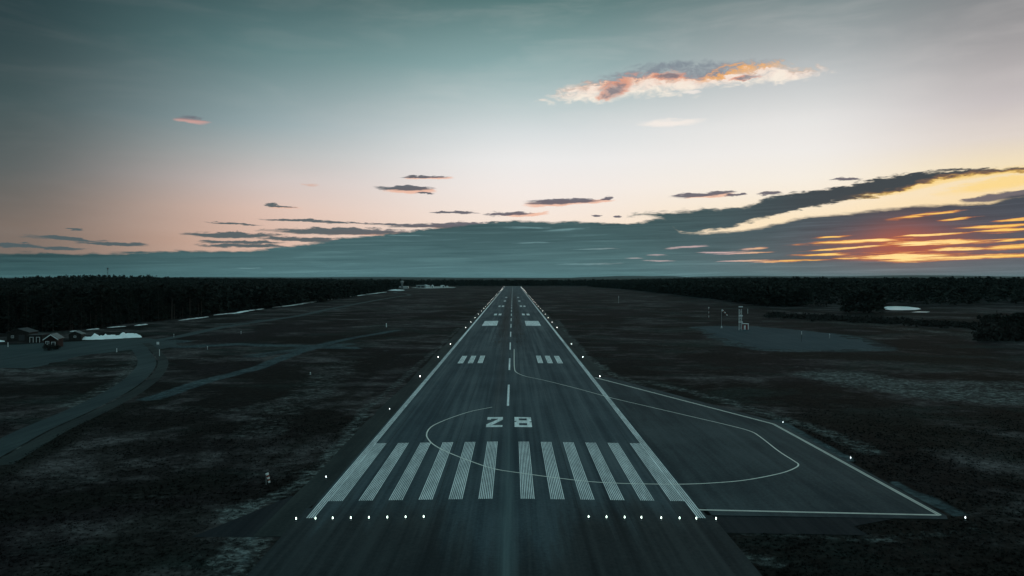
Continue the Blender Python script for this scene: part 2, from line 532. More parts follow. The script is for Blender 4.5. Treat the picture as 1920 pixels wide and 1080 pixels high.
# ------------------------------------------------------------------ materials
def mat(name, colr, rough=0.8, spec=0.3, metal=0.0, vary=0.0, scale=2.0):
    m_ = bpy.data.materials.new(name)
    m_.use_nodes = True
    T = NT(m_.node_tree)
    b = T.n['Principled BSDF']
    b.inputs['Roughness'].default_value = rough
    b.inputs['Specular IOR Level'].default_value = spec
    b.inputs['Metallic'].default_value = metal
    c = tuple(colr) + (1,) if len(colr) == 3 else colr
    if vary:
        g = T.node('ShaderNodeNewGeometry')
        nz = T.noise(g.outputs['Position'], scale, 4)
        hi = tuple(min(1, v * (1 + vary)) for v in c[:3]) + (1,)
        lo = tuple(v * (1 - vary) for v in c[:3]) + (1,)
        T.l.new(T.mix(T.step(nz, 0.3, 0.7), lo, hi), b.inputs['Base Color'])
    else:
        b.inputs['Base Color'].default_value = c
    return m_


def emit(name, colr, strength):
    m_ = bpy.data.materials.new(name)
    m_.use_nodes = True
    b = m_.node_tree.nodes['Principled BSDF']
    b.inputs['Base Color'].default_value = tuple(colr) + (1,)
    b.inputs['Emission Color'].default_value = tuple(colr) + (1,)
    b.inputs['Emission Strength'].default_value = strength
    return m_


def asphalt(name, c0, c1, rubber=False, swirl=False, rough=0.72, seam=False, old=None):
    m_ = bpy.data.materials.new(name)
    m_.use_nodes = True
    T = NT(m_.node_tree)
    b = T.n['Principled BSDF']
    g = T.node('ShaderNodeNewGeometry').outputs['Position']
    s3 = T.node('ShaderNodeSeparateXYZ')
    T.l.new(g, s3.inputs[0])
    x, y, z = s3.outputs
    # paving lanes and sweeping streaks run along the runway
    st = T.noise(T.mapping(g, scale=(0.9, 0.012, 1)), 1.0, 5, 0.6, 0.15)
    st2 = T.noise(T.mapping(g, (3, 9, 0), scale=(0.22, 0.008, 1)), 1.0, 4, 0.55, 0.2)
    pt = T.noise(T.mapping(g, scale=(0.07, 0.05, 1)), 1.0, 5, 0.6)
    fine = T.noise(g, 2.4, 4, 0.7)
    v = T.m('ADD', T.m('MULTIPLY', st, 0.45), T.m('ADD', T.m('MULTIPLY', st2, 0.35), T.m('MULTIPLY', pt, 0.25)))
    if swirl:
        sw = T.noise(T.mapping(g, rot=(0, 0, 0.55), scale=(0.45, 0.03, 1)), 1.0, 5, 0.6, 0.6)
        bgn = T.noise(T.mapping(g, (6, 6, 0), scale=(0.022, 0.03, 1)), 1.0, 5, 0.65, 0.5)
        v = T.m('ADD', T.m('MULTIPLY', v, 0.40), T.m('ADD', T.m('MULTIPLY', sw, 0.28), T.m('MULTIPLY', bgn, 0.34)))
    v = T.m('ADD', v, T.m('MULTIPLY', T.m('SUBTRACT', fine, 0.5), 0.25))
    c = T.mix(T.step(v, 0.40, 0.66), c0 + (1,), c1 + (1,))
    if rubber:
        # longitudinal joints between the paving lanes, sealed here and there
        jn = T.m('ABSOLUTE', T.m('SUBTRACT', T.m('FRACT', T.m('DIVIDE', T.m('ADD', x, T.m('MULTIPLY', T.m('SUBTRACT', fine, 0.5), 0.06)), 5.7)), 0.5))
        c = T.mix(T.m('MULTIPLY', T.step(jn, 0.012, 0.004), T.step(st2, 0.42, 0.58, 0.15, 0.75)), c, (0.010, 0.015, 0.018, 1))
    if old:
        yy_ = T.m('ADD', y, T.m('MULTIPLY', T.m('SUBTRACT', T.noise(T.mapping(g, (2, 2, 0), scale=(0.5, 0.05, 1)), 1.0, 5, 0.65), 0.5), 34))
        yy_ = T.m('ADD', yy_, T.step(T.m('ABSOLUTE', x), 3.0, 9.0, 16, 0))
        c = T.mix(T.step(yy_, 94, 74), c, T.mix(T.step(v, 0.40, 0.66), old[0] + (1,), old[1] + (1,)))
    if rubber:
        ax = T.m('ABSOLUTE', T.m('ADD', x, 0.3))
        lane = T.m('MULTIPLY', T.step(T.m('ABSOLUTE', T.m('SUBTRACT', ax, 3.6)), 4.2, 1.0), T.m('MULTIPLY', T.step(y, 230, 420), T.step(y, 1500, 700)))
        rb = T.noise(T.mapping(g, (1, 4, 0), scale=(1.6, 0.02, 1)), 1.0, 4, 0.6)
        sk = T.noise(T.mapping(g, (8, 2, 0), scale=(2.6, 0.07, 1)), 1.0, 2, 0.5)
        c = T.mix(T.m('MULTIPLY', lane, T.step(rb, 0.3, 0.6, 0.45, 0.95)), c, (0.008, 0.0125, 0.015, 1))
        lane2 = T.m('MULTIPLY', T.step(T.m('ABSOLUTE', T.m('SUBTRACT', ax, 4.0)), 4.5, 2.5), T.m('MULTIPLY', T.step(y, 240, 300), T.step(y, 560, 430)))
        c = T.mix(T.m('MULTIPLY', lane2, T.step(sk, 0.57, 0.62, 0, 0.9)), c, (0.012, 0.012, 0.013, 1))
        # dark strip just left of the centre line
        ds = T.m('MULTIPLY', T.step(T.m('ABSOLUTE', T.m('ADD', x, 2.4)), 2.0, 0.4), T.step(y, 110, 160))
        c = T.mix(T.m('MULTIPLY', ds, 0.35), c, (0.03, 0.032, 0.034, 1))
    if seam:
        wv = T.m('ADD', x, T.m('MULTIPLY', T.m('SUBTRACT', T.noise(T.mapping(g, scale=(0.05, 0.05, 1)), 1.0, 3), 0.5), 0.5))
        sm = T.m('MULTIPLY', T.step(T.m('ABSOLUTE', T.m('SUBTRACT', wv, 0.1)), 1.3, 0.1), T.step(y, 150, 70))
        c = T.mix(T.m('MULTIPLY', sm, T.step(st, 0.3, 0.7, 0.25, 0.75)), c, (0.10, 0.145, 0.152, 1))
    T.l.new(c, b.inputs['Base Color'])
    T.l.new(T.step(v, 0.3, 0.7, rough + 0.15, rough - 0.03), b.inputs['Roughness'])
    b.inputs['Specular IOR Level'].default_value = 0.09
    bp = T.node('ShaderNodeBump')
    bp.inputs['Strength'].default_value = 0.35
    bp.inputs['Distance'].default_value = 0.02
    T.l.new(T.noise(g, 14, 3, 0.7), bp.inputs['Height'])
    T.l.new(bp.outputs[0], b.inputs['Normal'])
    return m_


def paint(name, c, worn=0.4, under=(0.040, 0.065, 0.075)):
    m_ = bpy.data.materials.new(name)
    m_.use_nodes = True
    T = NT(m_.node_tree)
    b = T.n['Principled BSDF']
    g = T.node('ShaderNodeNewGeometry').outputs['Position']
    a = T.noise(T.mapping(g, scale=(2.2, 0.35, 1)), 1.0, 6, 0.7)
    f = T.noise(g, 5.0, 3, 0.8)
    lw = T.noise(T.mapping(g, (3, 1, 0), scale=(0.5, 0.09, 1)), 1.0, 5, 0.65)
    v = T.m('ADD', T.m('MULTIPLY', a, 0.40), T.m('ADD', T.m('MULTIPLY', f, 0.22), T.m('MULTIPLY', lw, 0.38)))
    T.l.new(T.mix(T.step(v, 0.62, 0.38, 0.0, worn), c + (1,), under + (1,)), b.inputs['Base Color'])
    b.inputs['Roughness'].default_value = 0.6
    b.inputs['Specular IOR Level'].default_value = 0.35
    return m_


M = {}
M['runway'] = asphalt('runway_asphalt', (0.020, 0.037, 0.047), (0.058, 0.086, 0.098), rubber=True, seam=True, old=((0.0085, 0.0135, 0.016), (0.023, 0.033, 0.036)))
M['stopway'] = M['runway']
M['pad'] = asphalt('turn_pad_asphalt', (0.014, 0.025, 0.031), (0.040, 0.061, 0.068), swirl=True)
M['shoulder'] = asphalt('shoulder_asphalt', (0.014, 0.020, 0.021), (0.033, 0.043, 0.042), swirl=True, rough=0.85)
M['patch'] = asphalt('patch_asphalt', (0.009, 0.0125, 0.016), (0.016, 0.0215, 0.025), rough=0.85)
M['road'] = asphalt('road_asphalt', (0.021, 0.034, 0.038), (0.042, 0.060, 0.063), swirl=True, rough=0.85)
M['gravel'] = asphalt('gravel_hardstanding', (0.022, 0.041, 0.052), (0.039, 0.063, 0.074), swirl=True, rough=0.9)
M['white'] = paint('white_marking', (0.86, 0.90, 0.90), 0.5)
M['worn'] = paint('worn_marking', (0.82, 0.87, 0.86), 0.5)
M['line'] = paint('guide_marking', (0.78, 0.77, 0.70), 0.25)


def ground_mat(name, tuft=False):
    m_ = bpy.data.materials.new(name)
    m_.use_nodes = True
    T = NT(m_.node_tree)
    b = T.n['Principled BSDF']
    g = T.node('ShaderNodeNewGeometry').outputs['Position']
    def att(n_):
        a = T.node('ShaderNodeAttribute', attribute_name=n_)
        return a.outputs['Fac']
    pale, grav, dark = att('pale'), att('gravel'), att('dark')
    big = T.noise(T.mapping(g, scale=(0.014, 0.010, 1)), 1.0, 6, 0.62, 0.3)
    med = T.noise(T.mapping(g, (5, 1, 0), scale=(0.09, 0.12, 1)), 1.0, 6, 0.68, 0.5)
    tus = T.noise(T.mapping(g, (2, 7, 0), scale=(0.8, 1.0, 1)), 1.0, 5, 0.7, 0.3)
    wid = T.noise(T.mapping(g, (4, 3, 0), scale=(0.022, 0.030, 1)), 1.0, 6, 0.66, 0.4)
    c = T.mix(T.step(big, 0.40, 0.62), (0.0092, 0.0086, 0.0076, 1), (0.0152, 0.0126, 0.0134, 1))
    c = T.mix(T.m('MULTIPLY', T.step(wid, 0.46, 0.60), T.step(med, 0.38, 0.60, 0.10, 1.0)), c, (0.074, 0.067, 0.068, 1))
    c = T.mix(T.m('MULTIPLY', T.step(T.noise(T.mapping(g, (9, 9, 0), scale=(0.03, 0.05, 1)), 1.0, 5, 0.6), 0.50, 0.66), 0.7), c, (0.017, 0.026, 0.024, 1))
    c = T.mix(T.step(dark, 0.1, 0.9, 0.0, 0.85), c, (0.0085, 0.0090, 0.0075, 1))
    # pale dry grass, broken up by the tussocks
    pv = T.m('ADD', pale, T.m('MULTIPLY', T.m('SUBTRACT', T.m('ADD', T.m('MULTIPLY', med, 0.55), T.m('MULTIPLY', tus, 0.45)), 0.5), 1.7))
    c = T.mix(T.step(pv, 0.25, 0.95, 0.0, 0.9), c, T.mix(T.step(tus, 0.4, 0.65), (0.040, 0.044, 0.044, 1), (0.104, 0.116, 0.114, 1)))
    gv = T.m('ADD', grav, T.m('MULTIPLY', T.m('SUBTRACT', med, 0.5), 1.0))
    c = T.mix(T.step(gv, 0.35, 0.75, 0.0, 0.9), c, T.mix(T.step(med, 0.3, 0.7), (0.028, 0.047, 0.054, 1), (0.060, 0.084, 0.091, 1)))
    c = T.mix(1.0, c, T.ramp(tus, [(0.32, (0.45, 0.45, 0.45, 1)), (0.5, (0.95, 0.95, 0.95, 1)), (0.68, (1.9, 1.9, 1.9, 1))]), 'MULTIPLY')
    T.l.new(c, b.inputs['Base Color'])
    b.inputs['Roughness'].default_value = 0.95
    b.inputs['Specular IOR Level'].default_value = 0.03
    if not tuft:
        bp = T.node('ShaderNodeBump')
        bp.inputs['Strength'].default_value = 0.8
        bp.inputs['Distance'].default_value = 0.25
        T.l.new(T.m('ADD', tus, T.m('MULTIPLY', T.noise(g, 3.0, 4, 0.7), 0.35)), bp.inputs['Height'])
        T.l.new(bp.outputs[0], b.inputs['Normal'])
    return m_


M['ground'] = ground_mat('heath_ground')
M['grass'] = ground_mat('heath_tussocks', True)
M['snow'] = mat('old_snow', (0.86, 0.92, 0.93), 0.7, 0.3, vary=0.06, scale=0.6)
M['dirty'] = mat('dirty_snow', (0.62, 0.64, 0.65), 0.8, 0.2, vary=0.3, scale=0.3)
M['ice'] = mat('pond_ice', (0.66, 0.80, 0.82), 0.35, 0.5, vary=0.08, scale=0.05)
M['trunk'] = mat('bark', (0.075, 0.06, 0.052), 0.95, 0.1, vary=0.4, scale=3)
M['crown'] = mat('needles', (0.019, 0.022, 0.018), 0.9, 0.1, vary=0.45, scale=0.9)
M['forest'] = mat('forest_needles', (0.019, 0.022, 0.018), 0.9, 0.1, vary=0.45, scale=0.4)
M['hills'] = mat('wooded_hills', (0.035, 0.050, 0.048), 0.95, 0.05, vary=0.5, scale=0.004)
M['metal'] = mat('galvanised_steel', (0.42, 0.45, 0.46), 0.45, 0.5, 0.5, vary=0.15, scale=4)
M['wpaint'] = mat('white_paint', (0.76, 0.79, 0.79), 0.5, 0.4, vary=0.08, scale=3)
M['red'] = mat('red_paint', (0.16, 0.025, 0.02), 0.55, 0.4, vary=0.15, scale=3)
M['orange'] = mat('orange_cloth', (0.20, 0.05, 0.03), 0.85, 0.2, vary=0.15, scale=5)
M['cloth'] = mat('white_cloth', (0.78, 0.78, 0.76), 0.9, 0.2, vary=0.08, scale=5)
M['darkroof'] = mat('dark_roof', (0.045, 0.048, 0.05), 0.8, 0.2, vary=0.2, scale=1)
M['dark'] = mat('dark_metal', (0.035, 0.037, 0.04), 0.6, 0.3)
M['redwall'] = mat('falu_red_boards', (0.026, 0.013, 0.0115), 0.85, 0.2, vary=0.25, scale=2)
M['darkwall'] = mat('dark_boards', (0.024, 0.022, 0.020), 0.85, 0.2, vary=0.3, scale=2)
M['roof'] = mat('sheet_roof', (0.11, 0.118, 0.12), 0.6, 0.4, vary=0.2, scale=1)
M['paleroof'] = mat('pale_roof', (0.55, 0.60, 0.60), 0.6, 0.4, vary=0.12, scale=0.4)
M['greywall'] = mat('grey_cladding', (0.17, 0.19, 0.195), 0.7, 0.3, vary=0.15, scale=0.5)
M['glass'] = mat('window_glass', (0.03, 0.04, 0.045), 0.08, 0.7)
M['concrete'] = mat('concrete', (0.30, 0.31, 0.30), 0.9, 0.2, vary=0.25, scale=1.2)
M['shrub'] = mat('bare_shrub', (0.022, 0.021, 0.019), 0.95, 0.1, vary=0.4, scale=1.5)
M['lamp_green'] = emit('threshold_lamp', (0.74, 1.0, 0.84), 5.5)
M['lamp_white'] = emit('edge_lamp', (1.0, 0.98, 0.94), 14)
M['lamp_blue'] = emit('pad_lamp', (0.86, 0.96, 1.0), 4)

# ------------------------------------------------------------------ terrain
EDGE_L = np.array([G(*p) for p in [(-160, 650), (0, 626), (150, 619), (335, 598), (500, 579), (600, 566), (720, 547), (738, 543.5), (745, 541), (752, 538.4), (790, 536.2)]])
EDGE_R = np.array([G(*p) for p in [(2300, 588), (1960, 578), (1800, 576), (1730, 575), (1645, 590), (1560, 587), (1440, 575), (1330, 561), (1230, 549), (1160, 541), (1110, 538)]])


def edge_l(y):
    return np.interp(y, EDGE_L[:, 1], EDGE_L[:, 0])


def edge_r(y):
    e = EDGE_R[np.argsort(EDGE_R[:, 1])]
    return np.interp(y, e[:, 1], e[:, 0])


def sstep(a, b, x):
    t = np.clip((x - a) / (b - a), 0, 1)
    return t * t * (3 - 2 * t)


def terrain(x, y):
    x, y = np.asarray(x, float), np.asarray(y, float)
    z = np.full(np.broadcast(x, y).shape, ZP)
    z = z + 5.0 * sstep(300, 900, -x) * sstep(150, 900, y)
    z = z + 9.0 * np.exp(-(((x + 860) / 120) ** 2 + ((y - 1480) / 260) ** 2))
    z = z + 6.0 * sstep(310, 620, x) * sstep(660, 1200, y) + sstep(660, 820, y) * 5.5 * np.exp(-(((x - 395) / 95) ** 2 + ((y - 1050) / 300) ** 2)) + sstep(660, 820, y) * 5 * np.exp(-(((x - 720) / 110) ** 2 + ((y - 950) / 250) ** 2))
    return z


STROKES = [  # layer, pixels, width in metres, strength
    ('pale', [(1560, 704), (1640, 716), (1760, 735), (1990, 748)], 24, 0.75),
    ('pale', [(1500, 688), (1600, 700)], 5, 0.5),
    ('pale', [(1780, 722), (1920, 722), (2000, 724)], 14, 0.6),
    ('pale', [(1045, 600), (1062, 625), (1090, 660), (1140, 697), (1200, 722)], 4.0, 0.65),
    ('pale', [(1210, 715), (1300, 737), (1400, 762), (1520, 800), (1640, 850)], 5.0, 0.65),
    ('pale', [(1440, 602), (1600, 606), (1800, 627), (1900, 640)], 26, 0.42),
    ('pale', [(1090, 572), (1250, 585), (1380, 600)], 30, 0.35),
    ('pale', [(1180, 640), (1300, 655)], 14, 0.35),
    ('pale', [(650, 680), (590, 735), (490, 805)], 13, 0.42),
    ('pale', [(450, 955), (470, 985), (455, 1030), (420, 1090)], 4.5, 0.85),
    ('pale', [(700, 757), (650, 815), (600, 872), (530, 925), (450, 958)], 3.0, 0.72),
    ('pale', [(860, 615), (780, 690), (700, 757)], 2.6, 0.55),
    ('pale', [(1370, 1006), (1480, 1002), (1620, 1010), (1850, 992)], 2.4, 0.45),
    ('pale', [(1385, 1040), (1450, 1060)], 3.0, 0.5),
    ('pale', [(-60, 696), (120, 694), (235, 690)], 10, 0.5),
    ('pale', [(120, 760), (190, 730), (235, 700), (250, 672)], 3.5, 0.5),
    ('pale', [(320, 760), (420, 775), (540, 750)], 8, 0.35),
    ('pale', [(90, 890), (150, 880)], 3, 0.4),
    ('pale', [(180, 930), (330, 925)], 3, 0.3),
    ('pale', [(560, 885), (520, 870)], 3, 0.4),
    ('pale', [(300, 670), (440, 675), (620, 690)], 9, 0.3),
    ('pale', [(660, 615), (720, 610), (760, 611)], 9, 0.55),
    ('pale', [(560, 592), (700, 592), (900, 570)], 22, 0.25),
    ('pale', [(-60, 893), (0, 862), (75, 822), (158, 786), (228, 752), (275, 722), (300, 694), (303, 676), (296, 662)], 1.6, 0.75),
    ('pale', [(140, 762), (200, 733), (236, 712), (253, 690), (254, 672), (247, 660)], 2.4, 0.7),
    ('gravel', [(1312, 613), (1352, 611.5), (1420, 613), (1500, 620), (1570, 627), (1650, 650), (1640, 655), (1560, 657), (1440, 656), (1395, 648), (1355, 634), (1312, 613)], 13, 0.62),
    ('gravel', [(280, 748), (380, 718), (480, 690), (540, 668), (600, 648), (660, 634), (745, 619)], 5.5, 0.9),
    ('gravel', [(340, 650), (450, 645), (560, 648), (650, 653)], 12, 0.8),
    ('gravel', [(480, 668), (560, 655), (650, 645)], 11, 0.65),
    ('gravel', [(690, 612), (780, 609), (900, 607)], 3.0, 0.6),
    ('gravel', [(1040, 614), (1150, 615), (1310, 617)], 2.5, 0.55),
    ('gravel', [(640, 700), (760, 640), (850, 590), (905, 556)], 2.5, 0.35),
    ('gravel', [(0, 650), (100, 648), (260, 640), (330, 640)], 16, 0.7),
    ('gravel', [(400, 610), (560, 593), (650, 577)], 9, 0.5),
    ('gravel', [(1460, 790), (1530, 830), (1590, 862)], 2.4, 0.9),
    ('gravel', [(1680, 905), (1740, 935), (1800, 968)], 2.0, 0.9),
    ('gravel', [(520, 940), (470, 1000), (440, 1080)], 2.0, 0.5),
    ('gravel', [(1160, 538), (1280, 556), (1345, 563)], 4.0, 0.8),
    ('gravel', [(1345, 563), (1440, 576), (1520, 590), (1700, 600), (1920, 612)], 4.0, 0.3),
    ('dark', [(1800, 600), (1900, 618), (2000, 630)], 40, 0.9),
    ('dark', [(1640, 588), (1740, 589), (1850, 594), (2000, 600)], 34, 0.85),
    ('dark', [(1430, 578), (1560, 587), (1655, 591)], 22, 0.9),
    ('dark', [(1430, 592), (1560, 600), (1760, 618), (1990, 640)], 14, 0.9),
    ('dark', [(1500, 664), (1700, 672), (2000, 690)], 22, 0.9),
    ('dark', [(1100, 570), (1320, 582)], 20, 0.6),
    ('dark', [(1640, 790), (1800, 830), (2000, 860)], 22, 0.8),
    ('dark', [(0, 880), (200, 770), (300, 748)], 8, 0.9),
    ('dark', [(0, 960), (250, 920), (400, 900)], 10, 0.7),
    ('dark', [(0, 720), (180, 722), (280, 735)], 10, 0.6),
    ('dark', [(350, 970), (250, 1040), (100, 1100)], 12, 0.7),
    ('dark', [(700, 700), (640, 750), (560, 830), (500, 870)], 3.0, 0.6),
    ('dark', [(650, 625), (780, 600), (880, 575)], 18, 0.5),
]
STROKES = [(l_, np.array([G(*p) for p in pts]), w, s) for l_, pts, w, s in STROKES]


def layers(x, y):
    out_ = {k: np.zeros(x.shape) for k in ('pale', 'gravel', 'dark')}
    wob_x = (fbm(x * 0.05, y * 0.05, 3) - 0.47) * 10
    wob_y = (fbm(x * 0.05, y * 0.05, 9) - 0.47) * 10
    for l_, pts, w, s in STROKES:
        k = min(1.0, w / 14.0)
        X, Y = x + wob_x * k, y + wob_y * k
        d = np.full(x.shape, 1e9)
        for a, b in zip(pts[:-1], pts[1:]):
            ab = b - a
            t = np.clip(((X - a[0]) * ab[0] + (Y - a[1]) * ab[1]) / (ab @ ab), 0, 1)
            d = np.minimum(d, np.hypot(X - a[0] - t * ab[0], Y - a[1] - t * ab[1]))
        out_[l_] = np.maximum(out_[l_], s * (1 - sstep(w * 0.25, w * 0.75, d)))
    return out_


def set_layers(me, x, y):
    for k, v in layers(x, y).items():
        a = me.attributes.new(k, 'FLOAT', 'POINT')
        a.data.foreach_set('value', v.astype(np.float32))


ys = np.concatenate([np.linspace(-60, 40, 12), 40 + np.cumsum(np.geomspace(1.1, 1.1 * 1.0145 ** 250, 251))])
ys = ys[ys < 3300]
ys = np.concatenate([ys, [5000, 9000, 16000, 32000]])
xa = np.concatenate([np.linspace(0, 130, 88), 130 + np.cumsum(np.geomspace(1.7, 1.7 * 1.03 ** 110, 111))])
xa = xa[xa < 2600]
xa = np.concatenate([xa, [4000, 8000, 16000, 32000]])
xs = np.concatenate([-xa[::-1], xa[1:]])
GX, GY = np.meshgrid(xs, ys)
GZ = terrain(GX, GY)
GZ = np.where((np.abs(GX) > 2600) | (GY > 3300), ZP, GZ)
nx, ny = len(xs), len(ys)
idx = np.arange(nx * ny).reshape(ny, nx)
faces = np.stack([idx[:-1, :-1], idx[:-1, 1:], idx[1:, 1:], idx[1:, :-1]], -1).reshape(-1, 4)
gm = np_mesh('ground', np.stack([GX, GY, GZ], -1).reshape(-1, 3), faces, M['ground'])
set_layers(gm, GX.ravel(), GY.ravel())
gm.polygons.foreach_set('use_smooth', np.ones(len(gm.polygons), bool))
tag(link(bpy.data.objects.new('ground', gm)), 'dark heath and dry grass plain around the runway', kind='structure')

# wooded country beyond the airfield, rising to low ridges on the horizon
azs = np.linspace(-R(56), R(56), 420)
rs = np.array([2450, 2700, 3200, 4200, 6000, 8500, 11000, 13000, 14500, 15500, 16500, 18000, 20000, 23000, 26000, 30000])
ridge_px = [(-700, 521), (0, 521), (250, 520.6), (400, 519.6), (560, 520.2), (700, 519.2), (800, 520), (880, 521), (960, 521.6), (1055, 523), (1085, 520.0), (1110, 519.4), (1160, 517.8), (1190, 517.5),
            (1225, 518.2), (1240, 517.6), (1266, 518.0), (1285, 519.6), (1340, 518.4), (1400, 517.6), (1470, 518.2), (1600, 518.4), (1660, 517.2), (1720, 516.8), (1800, 517.4), (1920, 519), (2700, 520)]
ra = np.array([AZ(p[0]) for p in ridge_px])
rt = np.array([(VY - p[1]) / F for p in ridge_px])
A2, R2 = np.meshgrid(azs, rs)
DX, DY = R2 * np.sin(A2), R2 * np.cos(A2)
ridge = np.interp(A2, ra, rt)
zr = H + ridge * 16500 + 5 * (fbm(A2 * 60, R2 * 0 + 1, 5) - 0.47)
prof_r = np.exp(-((R2 - 16500) / 2600.0) ** 2)
HZ = 15 + 4 * (fbm(DX / 900, DY / 900, 2) - 0.47)
HZ = HZ + 8 * sstep(3500, 9000, R2) * fbm(A2 * 14, R2 / 3000, 8) + (zr - HZ) * prof_r
HZ = np.where(R2 < 2500, ZP - 0.5, HZ)
HZ = np.where(R2 > 21000, HZ - 6, HZ)
idx = np.arange(A2.size).reshape(A2.shape)
faces = np.stack([idx[:-1, :-1], idx[1:, :-1], idx[1:, 1:], idx[:-1, 1:]], -1).reshape(-1, 4)
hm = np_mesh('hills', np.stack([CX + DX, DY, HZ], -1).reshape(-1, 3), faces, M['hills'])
tag(link(bpy.data.objects.new('hills', hm)), 'low wooded ridges along the horizon', kind='structure')

# ------------------------------------------------------------------ runway, shoulders, turn pad
def lengthwise(name, xs_, y0, y1, zf, m_, n=60):
    yy = np.geomspace(y0 + 200, y1 + 200, n) - 200
    v = [(x, y, zf(x)) for y in yy for x in xs_]
    k = len(xs_)
    f = [(j * k + i, j * k + i + 1, (j + 1) * k + i + 1, (j + 1) * k + i) for j in range(n - 1) for i in range(k - 1)]
    return MB().add(v, f).build(name, m_)


RW_END = 2090.0
RW = 23.3
runway = lengthwise('runway', [-RW, -22.9, -12, 0, 12, 22.9, RW], 83.0, RW_END, lambda x: surf(abs(x)), M['runway'])
tag(runway, 'long dark asphalt runway with white markings, running to the horizon', kind='structure')
stop = lengthwise('stopway', [-23.9, -22.9, -12, 0, 12, 22.9, 23.9], -50, 83.0, lambda x: surf(abs(x)), M['stopway'], 12)
tag(stop, 'darker asphalt before the threshold lights', kind='structure')


def ragged(pts, amp, step_=2.0, seed=1):
    o_ = []
    for a, b in zip(pts, list(pts[1:]) + [pts[0]]):
        a, b = np.array(a, float), np.array(b, float)
        L = np.linalg.norm(b - a)
        k = max(1, int(L / step_))
        for i in range(k):
            p = a + (b - a) * i / k
            n1_ = float(fbm(np.array(p[0] * 0.16), np.array(p[1] * 0.16), seed)) - 0.47
            n2_ = float(fbm(np.array(p[0] * 0.16), np.array(p[1] * 0.16), seed + 11)) - 0.47
            o_.append((p[0] + n1_ * amp * 2, p[1] + n2_ * amp * 2))
    return o_


def poly(name, pts, m_, z):
    zf = z if callable(z) else (lambda x, y: z)
    mb = MB().add([(x, y, zf(x, y)) for x, y in pts], [tuple(range(len(pts)))])
    o = mb.build(name, m_)
    if sum(a[0] * b[1] - b[0] * a[1] for a, b in zip(pts, pts[1:] + pts[:1])) < 0:
        o.data.flip_normals()
    return o


def sh_z(x, y):
    return -0.3435 - (abs(x) - RW) * 0.016
lm = MB()
yy = list(np.geomspace(74, 2092, 70))
wl = [27.0 + 0.8 * (float(fbm(np.array(y * 0.06), np.array(0.5), 4)) - 0.47) * 2 for y in yy]
v = []
for y, w in zip(yy, wl):
    x0 = 23.9 if y < 83 else RW
    v += [(-w, y, sh_z(w, y)), (-x0, y, sh_z(x0, y) - 0.002)]
lm.add(v, [(2 * i, 2 * i + 1, 2 * i + 3, 2 * i + 2) for i in range(len(yy) - 1)])
tag(lm.build('shoulder', M['shoulder']), 'weathered shoulder strip left of the runway', kind='structure')
rm = MB()
y_r = list(np.geomspace(G(1116, 706)[1], 2092, 60))
v = []
for y in y_r:
    w = 27.0 + 1.6 * (float(fbm(np.array(y * 0.06), np.array(7.5), 4)) - 0.47)
    v += [(RW, y, sh_z(RW, y) - 0.002), (w, y, sh_z(w, y))]
rm.add(v, [(2 * i, 2 * i + 1, 2 * i + 3, 2 * i + 2) for i in range(len(y_r) - 1)])
tag(rm.build('shoulder', M['shoulder']), 'weathered shoulder strip right of the runway', kind='structure')
tag(poly('verge', [(-33.5, 74.0), (-23.9, 74.0), (-23.9, 79.5), (-27.2, 88), (-29.0, 84)], M['patch'], -0.415), 'dark asphalt corner left of the threshold lights', kind='structure')

B0, B1, B2, B3 = GR(1116, 708), GR(1450, 795), GR(1762, 966), (22.96, GR(1318, 956)[1])
pad_pts = [(RW, B3[1] - 1.2), (B2[0] + 2.2, B2[1] - 1.0), (B2[0] + 1.6, B2[1] + 1.4), (B1[0] + 1.4, B1[1] + 1.6), (RW, B0[1] + 1.2)]
pad_pts[0] = (RW, 81.0)
pad_pts = [(RW, 80.6), (50.6, 79.4), (51.2, 80.6), (B1[0] + 1.6, B1[1] + 1.6), (B0[0] + 4, B0[1] + 0.8), (RW, B0[1] + 1.0)]
pad = poly('turn_pad', pad_pts, M['pad'], lambda x, y: surf(x) if x > 22.9 else crown(x))
tag(pad, 'angled asphalt turning pad right of the threshold', kind='structure')
lowr = [GR(1330, 972), GR(1400, 974), GR(1600, 985), GR(1628, 1003), GR(1345, 998)]
pp = [(23.95, 80.55), (44.6, 79.6), GR(1600, 986), GR(1628, 1003), (23.95, GR(1345, 998)[1])]
tag(poly('verge', pp, M['patch'], -0.40), 'dark asphalt corner right of the threshold lights', kind='structure')

Z1, Z2, Z3 = 0.008, 0.016, 0.024


def rect(mb, x0, x1, y0, y1, dz=Z1, n=1):
    yy_ = np.linspace(y0, y1, n + 1)
    v_ = []
    for y in yy_:
        v_ += [(x0, y, surf(x0) + dz), (x1, y, surf(x1) + dz)]
    return mb.add(v_, [(2 * i, 2 * i + 1, 2 * i + 3, 2 * i + 2) for i in range(n)])


def lines(x0, x1, n, frac, y0, y1, dz=Z1, seg=1):
    mb = MB()
    p = (x1 - x0) / (n - 1 + frac)
    for i in range(n):
        a = x0 + i * p
        rect(mb, a, a + p * frac, y0, y1, dz, seg)
    return mb


